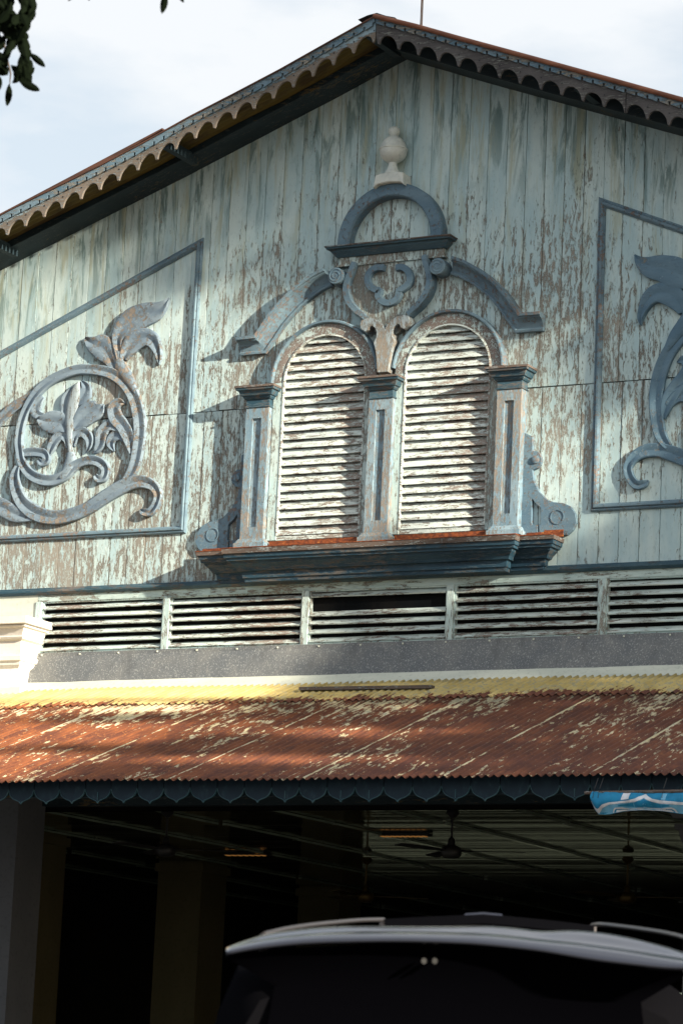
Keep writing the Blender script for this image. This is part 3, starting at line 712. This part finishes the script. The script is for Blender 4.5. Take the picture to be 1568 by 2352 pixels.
# pediment arms
PA=[at('z1',a,b,-.06) for a,b in ((1035,655),(1075,668),(1115,690),(1155,718),(1192,752),(1225,790),(1250,828),(1272,858),(1290,884))]
PA=[(x-.015,z) for x,z in PA]; PA.append((1.53,PA[-1][1]-.002))
AP=[(0,0),(0,.05),(.018,.055),(.03,.045),(.075,.062),(.10,.085),(.112,.118),(.122,.12),(.126,.14),(.152,.145),(.155,0)]
for s in (-1,1):
    path=[(s*x,z) for x,z in PA]; pf=AP if s>0 else [(-o,d) for o,d in reversed(AP)]
    arm=sweep('pediment_arm',path,pf,m_bluev if s>0 else m_frame if False else m_bluev,B,sharp=28)
    cxs,czs=s*.515,8.752
    d=slab('volute',arc(cxs,czs,.078,0,2*PI,28)[:-1],0,-.150,m_blue,arm,.006)
    sp=[]
    for i in range(40):
        a=i/39*2*PI*1.9; r=.066-.052*i/39; sp.append((cxs-s*r*math.cos(a+.8),czs+r*math.sin(a+.8),.012))
    ribbon('spiral',sp,.009,m_bluev,arm,-.149,k=1)
# shield, trefoil and stem
half=[(.0,8.87),(.345,8.87),(.375,8.80),(.41,8.70),(.412,8.62),(.38,8.52),(.30,8.43),(.22,8.36),(.20,8.30),(.12,8.20),(.0,8.14)]
sh=slab('shield',half+[(-x,z) for x,z in reversed(half[1:-1])],0,-.05,m_shield,B,.003)
for s in (-1,1):
    P=[(.352,8.88,.05),(.378,8.80,.056),(.415,8.70,.06),(.420,8.61,.062),(.39,8.52,.062),(.325,8.435,.056),(.262,8.385,.05),(.215,8.345,.046)]
    ribbon('shield_rim',[(s*x,z,w) for x,z,w in P],.115,m_blue,sh,0,flat=True)
TF=[(1010,118),(950,116),(892,150),(868,210),(884,268),(935,302),(968,312),(955,352),(985,395),(1040,414),(1098,394),(1128,350),(1132,312),(1165,292),(1212,252),(1225,195),(1200,140),(1158,112),(1108,118)]
TQ=[at('u3',a,b,-.09) for a,b in TF]; mx=(TQ[0][0]+TQ[-1][0])/2
ribbon('trefoil',[(x-mx*.7,z,.06) for x,z in TQ],.10,m_blue,sh,0,flat=True,k=4)
SL_=[(1020,645),(1003,605),(965,570),(925,550),(870,548),(825,565),(812,600),(820,640),(858,662),(885,648),(893,622),(912,612),(938,630),(952,665),(948,710),(925,755),(938,800),(948,870),(957,1005)]
SP=[at('u3',a,b,-.10) for a,b in SL_]; sx=SP[0][0]
hl=[(x-sx*.9,z) for x,z in SP]
slab('forked_stem',hl+[(-x,z) for x,z in reversed(hl)][:-1],0,-.125,m_wood,sh,.004)
# little cornice, round arch and finial
loft_cap('pediment_frieze',-.53,.53,-.05,[(8.855,.0),(8.858,.018),(8.872,.018),(8.874,.0),(8.945,.0)],m_shield,B)
loft_cap('pediment_cornice',-.53,.53,-.05,[(8.9455,.02),(8.962,.035),(8.99,.06),(9.01,.066),(9.012,.095),(9.028,.10)],m_navyb,B)
loft_cap('cornice_top',-.53,.53,-.05,[(9.0285,.108),(9.040,.108)],m_woodx,B)
sweep('round_arch',[(.472,9.041)]+arc(0,9.06,.472,0,PI,32)+[(-.472,9.041)],[(-.062,0),(-.062,.10),(-.05,.115),(.05,.115),(.062,.10),(.062,0)],m_blue,B)
fz=9.545
fb=slab('finial_base',[(-.155,fz+.0),(-.12,fz+.028),(0,fz+.042),(.12,fz+.028),(.155,fz+.0),(.142,fz+.115),(.085,fz+.13),(-.085,fz+.13),(-.142,fz+.115)],-.01,-.17,m_white,B,.008)
lathe('finial',(0,-.10,fz+.125),[(.075,0),(.07,.02),(.05,.05),(.04,.09),(.038,.115),(.055,.122),(.085,.14),(.112,.17),(.124,.205),(.126,.232),(.132,.236),(.132,.246),(.124,.25),(.114,.285),(.088,.33),(.06,.355),(.042,.362),(.035,.37),(.048,.385),(.056,.41),(.05,.438),(.03,.455),(.004,.462)],m_white,fb,28)

# ------------------------------------------------------------------ separate things
# rod on the roof
rx,rz=at('d',966,64,.6)
o=tube('lightning_rod',[(rx,.6,rz-.35),(rx,.6,rz),(rx+.002,.6,rz+.04),(rx+.003,.6,rz+.9)],[.017,.017,.013,.012],m_rod,None,8)
tag(o,'thin rusty metal rod standing behind the gable peak','rod')
# loose batten on the lean-to
a,b=on_lean(690,1583,.04),on_lean(1016,1568,.04); b.y=a.y-.06; b.z=ZT+SL*(b.y-YT)+.04
dirv=(b-a).normalized(); up=Vector((0,-SL,1)).normalized() if False else Vector((0,0,1)); sd_=dirv.cross(up).normalized()
V=[]
for p in (a,b):
    for q,r_ in ((-.03,-.012),(.03,-.012),(.03,.016),(-.03,.016)): V.append(p+sd_*q+up*r_)
o=M('wooden_batten',V,[[0,1,2,3],[7,6,5,4],[0,4,5,1],[1,5,6,2],[2,6,7,3],[3,7,4,0]],m_woodx); tag(o,'grey weathered batten lying loose along the top of the yellow corrugated sheets','batten')
# ceiling fans
def hor(x,y,z):
    d=ray(x,y); q=CAM+d*((z-CH)/d.z); return q
def fan(x,y,drop,mat,ang,label):
    f=thing('ceiling_fan',label,'fan',(x,y,CZ-.03),'ceiling fans in the dark room')
    def P(name,V,F,mat,sm=True,par=f):
        o=M(name,V,F,mat,None,sm); o.parent=par; return o
    def lat(name,prof,mat,par=f,n=16):
        o=lathe(name,(0,0,0),prof,mat,None,n); o.parent=par; return o
    lat('canopy_cup',[(.05,0),(.06,-.03),(.02,-.07)][::-1],mat); lat('down_rod',[(.010,-drop-.02),(.010,-.03)],mat)
    mo=lat('motor',[(.02,-drop-.17),(.06,-drop-.165),(.09,-drop-.14),(.095,-drop-.10),(.075,-drop-.065),(.035,-drop-.05),(.03,-drop),(.012,-drop+.02)],mat)
    for k in range(3):
        t=ang+k*2*PI/3; c,s=math.cos(t),math.sin(t); V=[]
        for r,w in ((.07,.02),(.17,.025),(.2,.055),(.62,.065),(.66,.05)):
            for q,dz in ((-1,-.006),(1,.008)):
                V.append((r*c-q*w*s,r*s+q*w*c,-drop-.10+dz))
        V+=[(a,b,c_-.004) for a,b,c_ in V]; F=[]
        for i in range(4):
            F+=[[2*i,2*i+1,2*i+3,2*i+2],[10+2*i+2,10+2*i+3,10+2*i+1,10+2*i],[2*i,2*i+2,12+2*i,10+2*i],[2*i+1,11+2*i,13+2*i,2*i+3]]
        F+=[[0,10,11,1],[8,9,19,18]]
        P('blade',V,F,mat,False)
q=hor(1039,1860,CZ-.03); fan(q.x,q.y,.26,m_black,.2,'black ceiling fan with the largest bulb-shaped motor, hanging nearest the canopy front above the car')
q=hor(1441,1968,CZ-.03); fan(q.x,q.y,.30,m_brass,.1,'small brass ceiling fan on a long rod, rightmost and deepest in the room')
q=hor(842,1970,CZ-.03); fan(q.x,q.y,.30,m_brass,.5,'dim brass ceiling fan in the middle of the room, right of the broad yellow column')
q=hor(386,1860,CZ-.03); fan(q.x,q.y,.26,m_black,.3,'dark ceiling fan hardly visible near the front, left of the light streaks')
# dim amber lights in the ceiling
g=G('amber_light'); g.b.inputs['Emission Color'].default_value=(1,.45,.12,1); g.b.inputs['Emission Strength'].default_value=.07; m_amb=g.done((.4,.2,.05),None,.5)
for (u,v,n,lab) in ((930,1917,9,'row of small amber lights in a louvred ceiling fitting left of the black fan'),(568,1961,7,'fainter short row of amber lights in the ceiling near the broad yellow column')):
    q=hor(u,v,CZ-.02); L=thing('ceiling_light',lab,'ceiling light',(q.x,q.y,CZ-.02),'amber lights in the ceiling')
    V,F=boxVF(-.27,.27,-.05,.05,-.015,.01); o=M('housing',V,F,m_black); o.parent=L
    for k in range(n):
        V,F=boxVF(-.25+k*.5/n,-.25+k*.5/n+.03,-.04,.04,-.022,-.0155); o=M('lamp_cell',V,F,m_amb); o.parent=L

# banner rolled under the eaves at the right
def m_flat(name,c,rough=.7):
    g=G(name); n=g.noise(g.pos((14,14,14),False),1,4,.6); return g.done(g.mix(g.ss(n,.4,.7),c,tuple(x*.8 for x in c)),None,rough)
m_bb=m_flat('banner_blue',(.01,.20,.38)); m_bl=m_flat('banner_light_blue',(.16,.42,.62)); m_bw=m_flat('banner_white',(.62,.64,.68))
YB=YE-.03
bn=thing('banner','bright blue and white cloth banner on a stick under the eaves','banner',(4.2,YB,3.5))
def bz(x): # lower edge in bn pixels
    return lerp_line([(405,560),(440,630),(490,693),(560,697),(640,690),(720,672),(800,655),(900,645),(1100,640),(1300,650),(1400,670),(1568,690),(1900,705),(2400,660),(2700,500)],x)
def bt(x): return lerp_line([(405,402),(1100,425),(1568,420),(2700,425)],x)
def bpt(px,t,off=0):
    y=bt(px)+(bz(px)-bt(px))*t; bulge=.05*math.sin(PI*min(1,t*1.05))+.006*math.sin(px*.021+t*5)+.004*math.sin(px*.057)
    X,Z=at('bn',px,y,YB); return (X,YB-bulge-off,Z)
def grid(name,f,nu,nv,mat,par):
    V=[f(i/nu,j/nv) for i in range(nu+1) for j in range(nv+1)]; F=[[i*(nv+1)+j,i*(nv+1)+j+1,(i+1)*(nv+1)+j+1,(i+1)*(nv+1)+j] for i in range(nu) for j in range(nv)]
    return M(name,V,F,mat,par,True)
clo=grid('cloth',lambda u,v:bpt(405+2300*u,v),110,10,m_bb,bn)
grid('cloth_back',lambda u,v:(lambda p:(p[0],YB+.02,p[2]))(bpt(405+2300*u,v)),30,2,m_bb,bn)
def printed(name,pts_top,pts_bot,mat,off,n=70):
    x0,x1=pts_top[0][0],pts_top[-1][0]
    def f(u,v):
        px=x0+(x1-x0)*u; ya=lerp_line(pts_top,px); yb=lerp_line(pts_bot,px); y=ya+(yb-ya)*v
        t=(y-bt(px))/max(1,(bz(px)-bt(px))); return bpt(px,min(1,max(0,t)),off)
    return grid(name,f,n,4,mat,clo)
wt=[(490,640),(560,585),(640,552),(900,528),(980,500),(1050,462),(1092,433),(1130,462),(1200,505),(1300,525),(1568,550),(2100,520),(2500,560)]
wb=[(490,692),(560,625),(640,580),(900,555),(980,545),(1060,515),(1092,493),(1130,515),(1200,545),(1300,565),(1568,585),(2100,560),(2500,600)]
printed('printed_lower_field',[(x,y+2) for x,y in wb],[(x,max(y+6,bz(x)-1)) for x,y in wb],m_bl,.0015,80)
printed('printed_dark_field',[(760,585),(900,566),(1060,527),(1092,500),(1130,527),(1300,575),(1420,588)],[(760,600),(900,602),(1060,612),(1092,614),(1130,614),(1300,614),(1420,600)],m_bb,.0022,40)
printed('printed_curve',wt,wb,m_bw,.003,90)
printed('printed_edge_stroke',[(412,520),(440,575),(475,625),(500,632)],[(412,540),(440,615),(475,668),(500,690)],m_bw,.0035,20)
printed('printed_mark',[(808,424),(907,424)],[(808,520),(907,512)],m_bw,.003,4)
printed('printed_mark',[(1310,432),(1370,432)],[(1330,520),(1385,522)],m_bl,.003,4)
printed('printed_lettering',[(675,676),(690,640),(715,615),(800,610),(900,625),(1000,615),(1140,615),(1300,622),(1440,612),(1480,630),(1502,676)],[(675,678),(690,677),(715,677),(800,660),(900,648),(1000,646),(1140,646),(1300,652),(1440,668),(1480,672),(1502,680)],m_bw,.004,60)
printed('printed_letter_line',[(695,672),(705,645),(725,630),(860,632),(885,640)],[(695,676),(712,676),(728,640),(860,640),(885,645)],m_bb,.0048,20)
printed('printed_letter_line',[(1360,634),(1440,634),(1465,650),(1478,676)],[(1360,642),(1430,646),(1450,668),(1466,680)],m_bb,.0048,20)
x0_,z0_=at('bn',305,418,YB); o=tube('stick',[(x0_,YB+.01,z0_),(x0_+3.2,YB+.01,z0_+.03)],.012,m_woodx,bn,8)
for q in (455,520,1335):
    X,Z=at('bn',q,440,YB); tube('tie',[(X,YB-.06,Z-.03),(X,YB-.03,Z+.04),(X,YB+.03,Z+.12)],.003,m_black,bn,5)

# ------------------------------------------------------------------ car in front
LX=Vector((math.cos(YAW),math.sin(YAW),0)); LY=Vector((-math.sin(YAW),math.cos(YAW),0))
CD=10.2
CC=Vector((CX,CYD,0))+LY*CD+LX*(.47)
car=thing('parked_car','dark car with pale glossy curved roof edge and roof rails, parked in front','car',CC)
def cp(u,v,z): return CC+LX*u+LY*v+Vector((0,0,z))
def shiny(name,c,rough,metal=0,coat=1):
    g=G(name); g.b.inputs['Coat Weight'].default_value=coat; g.b.inputs['Coat Roughness'].default_value=.05; g.b.inputs['Specular IOR Level'].default_value=.5
    return g.done(c,None,rough,metal)
m_silver=shiny('silver_car_paint',(.055,.06,.08),.14,.8,.25); m_carblack=shiny('black_car_gloss',(.004,.004,.005),.5,0,0); m_carblack.node_tree.nodes['Principled BSDF'].inputs['Specular IOR Level'].default_value=.0; m_glass=shiny('dark_car_glass',(.001,.001,.0015),.6,0,0); m_glass.node_tree.nodes['Principled BSDF'].inputs['Specular IOR Level'].default_value=.0
m_rail=shiny('satin_rail',(.07,.065,.068),.4,.6,0); m_rubber=plain('tyre_rubber',(.02,.02,.02),(.03,.03,.03)); m_lamp=shiny('tail_lamp_red',(.25,.01,.01),.2)
# body: lofted sections (v, z bottom, half width low, z belt, half width belt, z roof, half width roof)
SEC=[(.10,.45,.80,.98,.86,1.62,.66),(.25,.32,.90,1.0,.92,1.70,.74),(.9,.3,.93,1.02,.93,1.765,.76),(1.8,.3,.94,1.03,.93,1.79,.77),(2.7,.3,.94,1.02,.93,1.74,.74),(3.3,.3,.93,1.0,.92,1.30,.74),(3.6,.3,.92,.98,.90,1.02,.84),(4.4,.35,.86,.86,.82,.90,.74),(4.65,.42,.72,.66,.70,.74,.62)]
V=[];F=[];NS=14
for v,zb,wl,zl,wb_,zr_,wr in SEC:
    half_=[(wl*.9,zb),(wl,zb+.15),(wb_,zl),((wb_*.35+wr*.65),zl+(zr_-zl)*.72),(wr,zr_-.05),(wr*.85,zr_-.01),(wr*.4,zr_+.02)]
    for u,z in half_: V.append(cp(u,v,z))
    for u,z in reversed(half_): V.append(cp(-u,v,z))
for i in range(len(SEC)-1):
    for k in range(NS): F.append([i*NS+k,i*NS+(k+1)%NS,(i+1)*NS+(k+1)%NS,(i+1)*NS+k])
F+=[list(range(NS))[::-1],list(range(len(V)-NS,len(V)))]
M('body',V,F,m_carblack,car,True,40)
# tailgate top / spoiler: pale painted, lower edge and upper edge follow the photograph at the car's own distance
def qp(k,x,y,v):
    a,b,s=TT[k]; d=ray(a+x/s,b+y/s); o=cp(0,v,0); t=(o-CAM).dot(LY)/d.dot(LY); return CAM+d*t
lowE=[('q1',50,398),('q1',180,372),('q1',330,350),('q1',560,327),('q1',850,316),('q1',1200,312),('q1',1568,322),('q2',200,342),('q2',400,362),('q2',600,386),('q2',800,420),('q2',1000,452),('q2',1200,476),('q2',1400,498),('q2',1550,506),('q2',1650,500)]
topE=[('q1',50,388),('q1',180,335),('q1',330,285),('q1',560,250),('q1',850,228),('q1',1200,232),('q1',1568,228),('q2',200,228),('q2',400,240),('q2',600,262),('q2',800,250),('q2',1000,262),('q2',1200,298),('q2',1400,352),('q2',1568,410),('q2',1650,450)]
A=[qp(*q,-.15) for q in lowE]; Bq=[qp(*q,.20) for q in topE]
V=[];F=[];ns=18
AA=cr_spline([tuple(p) for p in A],3); BB=cr_spline([tuple(p) for p in Bq],3)
for p,q in zip(AA,BB):
    p,q=Vector(p),Vector(q)
    V.append(p+LY*.02-Vector((0,0,.010)))
    for j in range(ns):
        t=j/(ns-1); V.append(p.lerp(q,t)+Vector((0,0,.010*math.sin(PI*t)+.007*math.sin(3.2*PI*t)))-LY*.02*math.sin(PI*t))
m_=ns+1
for i in range(len(AA)-1):
    for j in range(m_-1): F.append([i*m_+j,(i+1)*m_+j,(i+1)*m_+j+1,i*m_+j+1])
o=M('tailgate_top',V,F,m_silver,car,True); s_=o.modifiers.new('s','SOLIDIFY'); s_.thickness=.004; s_.offset=-1
# black glass of the tailgate below the rim
V=[];F=[]
for p in AA:
    p=Vector(p); u=(p-CC).dot(LX)
    V+=[p+LY*.06-Vector((0,0,.012)),cp(u*.80,.10,1.62),cp(u*.84,.02,1.35),cp(u*.95,-.06,.95)]
for i in range(len(AA)-1):
    for j in range(3): F.append([i*4+j,i*4+j+1,(i+1)*4+j+1,(i+1)*4+j])
M('rear_window',V,F,m_glass,car,True)
for q in (1370,1442):  # pair of small dots set on the rear glass
    p=qp('q1',q,452,-.06); n_=8; V=[p+LX*.009*math.cos(k*PI/4)+Vector((0,0,.010*math.sin(k*PI/4))) for k in range(8)]; V+=[v+LY*.01 for v in V]
    M('rear_dot',V,[list(range(8))[::-1]]+[[k,(k+1)%8,8+(k+1)%8,8+k] for k in range(8)],m_rubber,car)
# lower body panel, bumper, lamps
V=[];F=[]
for u in [-.88+.176*i for i in range(11)]:
    e=.06*(abs(u)/.88)**3
    V+=[cp(u,-.07+e,.99),cp(u,-.12+e,.75),cp(u,-.14+e,.62),cp(u,-.17+e,.6),cp(u,-.17+e,.36)]
for i in range(10):
    for j in range(4): F.append([i*5+j,i*5+j+1,(i+1)*5+j+1,(i+1)*5+j])
o=M('rear_panel',V,F,m_carblack,car,True,30)
for s in (-1,1):
    V=[];F=[]
    for u,z in ((.70,.92),(.90,.94),(.90,1.14),(.80,1.16)): V+=[cp(s*u,-.09,z)]
    V+=[v+LY*.09 for v in V]; F=[[0,1,2,3],[7,6,5,4],[0,4,5,1],[1,5,6,2],[2,6,7,3],[3,7,4,0]]; M('tail_lamp',V,F,m_lamp,car)
# roof seen over the tailgate
roof=[('q1',1100,172),('q1',1300,160),('q1',1568,148),('q2',200,142),('q2',330,152),('q2',600,178),('q2',800,200),('q2',960,222)]
R1=[qp(*q,1.3) for q in roof]; V=[];F=[]
base=[qp(a,b,c+65,.25) for a,b,c in roof]
for p,q in zip(R1,base): V+=[q,q.lerp(p,.5)+Vector((0,0,.01)),p]
for i in range(len(R1)-1):
    for j in range(2): F.append([i*3+j,(i+1)*3+j,(i+1)*3+j+1,i*3+j+1])
M('roof_panel',V,F,m_carblack,car,True)
for pts,v0,v1 in (([('q1',305,272),('q1',450,238),('q1',620,212),('q1',800,193),('q1',950,180),('q1',1100,176)],.15,1.7),([('q2',948,218),('q2',1000,212),('q2',1150,228),('q2',1300,248),('q2',1450,272),('q2',1568,300),('q2',1680,335)],1.7,.15)):
    P=[qp(*q,v0+(v1-v0)*i/(len(pts)-1)) for i,q in enumerate(pts)]; P=[Vector(p) for p in cr_spline([tuple(p) for p in P],4)]
    r=tube('roof_rail',P,.008,m_rail,car,8)
    for q in (P[0],P[-1]): tube('rail_foot',[q,q-Vector((0,0,.07))],.016,m_rail,r,6)
hl_=[qp('q2',q,w,1.25) for q,w in ((75,152),(200,143),(330,155))]; tube('roof_highlight_strip',hl_,.008,m_silver,car,6)  # silver tube standing in for a highlight on the black roof
for v in (.95,3.65):
    for s in (-1,1):
        c=cp(s*.82,v,.34); o=tube('wheel',[c-LX*.11*s,c+LX*.11*s],.34,m_rubber,car,24); tube('rim',[c+LX*.08*s,c+LX*.115*s],.21,m_silver,o,16)

# ------------------------------------------------------------------ trees
def leafmesh(pts,size,seed=1,asp=.45):
    "many bent leaf blades in one mesh"
    r=random.Random(seed); V=[];F=[]
    for p in pts:
        d=Vector((r.gauss(0,1),r.gauss(0,1),r.gauss(0,.8)-.3)).normalized(); n=d.cross(Vector((r.gauss(0,1),r.gauss(0,1),r.gauss(0,1)))).normalized()
        L=size*r.uniform(.7,1.25); w=L*asp; k=len(V); b=d.cross(n)*L*.06
        V+=[p,p+d*L*.35+n*w*.5,p+d*L*.75+n*w*.4,p+d*L+b,p+d*L*.75-n*w*.4,p+d*L*.35-n*w*.5]; F+=[[k,k+1,k+2,k+3],[k,k+3,k+4,k+5]]
    return V,F
# (1) street tree near the camera whose twigs hang into the picture at the upper left
YT1=-14.2
t1=thing('foreground_tree','dark small-leaved tree overhanging the upper left corner, close to the camera and out of focus','tree',(3.6,YT1,0))
def P3(x,y,dy=0): X,Z=at('tl',x,y,YT1+dy); return Vector((X,YT1+dy,Z))
c0=P3(-250,-250)
tube('trunk',[(3.6,YT1,0),(3.65,YT1,1.2),(3.55,YT1,2.4),(3.7,YT1,3.6),(3.9,YT1,4.6)],[.17,.14,.12,.10,.06],m_bark,t1,10)
tube('branch',[(3.7,YT1,3.6),(4.2,YT1,4.2),tuple(c0),tuple(P3(0,-60))],[.07,.045,.025,.012],m_bark,t1,7)
def leaf(a,b,w,dy):
    a3,b3=P3(*a,dy),P3(*b,dy+random.uniform(-.03,.03)); d=b3-a3; n=d.cross(Vector((random.uniform(-.3,.3)-.4,1,random.uniform(-.3,.3)))).normalized()*(w/3.556*.00165/2); h=Vector((0,.006,0))
    V=[];pr=[(0,.05),(.12,.5),(.3,.9),(.5,1),(.7,.85),(.88,.5),(1,.02)]
    for t,q in pr: c=a3+d*t; V+=[c-n*q+h*q,c,c+n*q+h*q]
    F=[]
    for i in range(6): F+=[[3*i,3*i+1,3*i+4,3*i+3],[3*i+1,3*i+2,3*i+5,3*i+4]]
    return M('leaf',V,F,m_leafd,t1)
def twig(P,r=.004): return tube('twig',[P3(*p,0) for p in P],[r*1.4]+[r]*(len(P)-2)+[r*.5],m_bark,t1,5)
twig([(0,-60),(60,120),(150,300),(200,400),(165,560),(150,660)]); twig([(60,120),(40,380),(90,600),(82,690)]); twig([(200,400),(245,430)],.003); twig([(0,-60),(140,-40),(260,60),(290,140)])
for a,b,w in [((76,685),(58,868),66),((160,662),(328,742),76),((238,430),(372,548),62),((1348,-60),(1322,112),72),((1440,-60),(1502,22),34),((590,-40),(556,8),24),((700,-30),(735,4),20)]: leaf(a,b,w,random.uniform(-.05,.05))
twig([(1335,-160),(1345,-60)],.003)
rr=random.Random(12)
mass=[(0,0,300,180),(0,120,240,300),(0,280,215,400),(0,380,90,700),(120,400,235,660),(140,300,230,430),(-150,-100,0,700),(180,-150,290,200)]
for (x0,y0,x1,y1) in mass:
    for k in range(int((x1-x0)*(y1-y0)/420)+4):
        x,y=rr.uniform(x0,x1),rr.uniform(y0,y1)
        a=rr.uniform(-.9,.9); L=rr.uniform(95,150); dx,dy=L*math.sin(a),L*math.cos(a)
        q=(x+dx/2,y+dy/2)
        # keep the sky gaps of the photograph open
        if any(((x+dx*t-gx)**2/gw**2+(y+dy*t-gy)**2/gh**2)<1 for t in (-.5,-.2,.2,.5) for gx,gy,gw,gh in ((140,45,52,62),(125,450,56,92),(62,165,28,28),(8,265,30,52),(25,395,34,34),(95,575,26,26),(150,740,110,60),(30,665,50,45),(330,330,110,200),(245,190,26,40))): continue
        if x+dx*.5>300 or x-dx*.5>300: continue
        if y+dy*.5>700 and x>20: continue
        leaf((x-dx/2,y-dy/2),(q[0],q[1]),rr.uniform(58,88),rr.uniform(-.25,.25))
# rest of its crown, outside the picture
pts=[]
while len(pts)<2600:
    p=Vector((3.7,YT1,5.4))+Vector((rr.gauss(0,.9),rr.gauss(0,1.1),rr.gauss(0,.75)))
    q=p-CAM; u=784+FP*q.dot(AR)/q.dot(AF); v=1176-FP*q.dot(AU)/q.dot(AF)
    if -260<u<1800 and -200<v<2600: continue
    pts.append(p)
V,F=leafmesh(pts,.10,5); M('crown',V,F,m_leaf,t1)['kind']='stuff'

# (2) big street tree to the right of the picture, its crown shaped to cast the shade pattern on the front
LIT=[(-16,13),(-6,12),(-4.6,9.9),(-3.4,9.35),(-2.5,8.85),(-1.6,8.85),(-.7,8.6),(.3,8.30),(1.15,8.1),(1.85,7.9),(2.15,7.5),(2.15,6.5),(1.75,6.0),(.8,5.7),(-.3,5.4),(-1.0,5.0),(-2.5,4.2),(-8.1,1.75),(-14.0,-.67),(-17,-2)]
def inside(x,z,P):
    c=False; n=len(P)
    for i in range(n):
        (x1,z1),(x2,z2)=P[i],P[i-1]
        if (z1>z)!=(z2>z) and x<(x2-x1)*(z-z1)/(z2-z1)+x1: c=not c
    return c
HOLES=[(2.5,6.9,.34,.36),(1.9,7.0,.5,.65),(-6.0,2.0,1.2,.25),(-9.5,.6,1.3,.28),(-3.3,3.3,.5,.12)]
BLOBS=[(-6.6,2.9,.9,.2),(-9.9,1.3,.7,.16)]
t2=thing('roadside_tree','tall leafy roadside tree standing to the right of the gabled front','tree',(22.5,-7.2,0))
rr=random.Random(21); pts=[]
while len(pts)<26000:
    X=rr.uniform(-17,9); Z=rr.uniform(-2.2,12.5)
    if inside(X,Z,LIT) and not any(((X-a)/c)**2+((Z-b)/d)**2<1 for a,b,c,d in BLOBS if c): continue
    if any(((X-a)/c)**2+((Z-b)/d)**2<1 for a,b,c,d in HOLES): continue
    t=(rr.uniform(20.5,26)-X)/SUN.x
    pts.append(Vector((X,0,Z))+SUN*t)
V,F=leafmesh(pts,.24,6,.5); M('crown',V,F,m_leaf,t2)['kind']='stuff'
tube('trunk',[(22.5,-7.2,0),(22.6,-7.1,3),(22.5,-7.3,6.5),(22.8,-7.1,10),(23,-7.3,14)],[.42,.34,.30,.22,.1],m_bark,t2,12)
for k in range(9):
    a=k*2.4; b=Vector((22.6,-7.2,5.2+k*.9)); tube('limb',[b,b+Vector((math.cos(a)*1.2,math.sin(a)*1.0,.9)),b+Vector((math.cos(a)*2.4,math.sin(a)*2.0,2.2))],[.13,.08,.03],m_bark,t2,7)
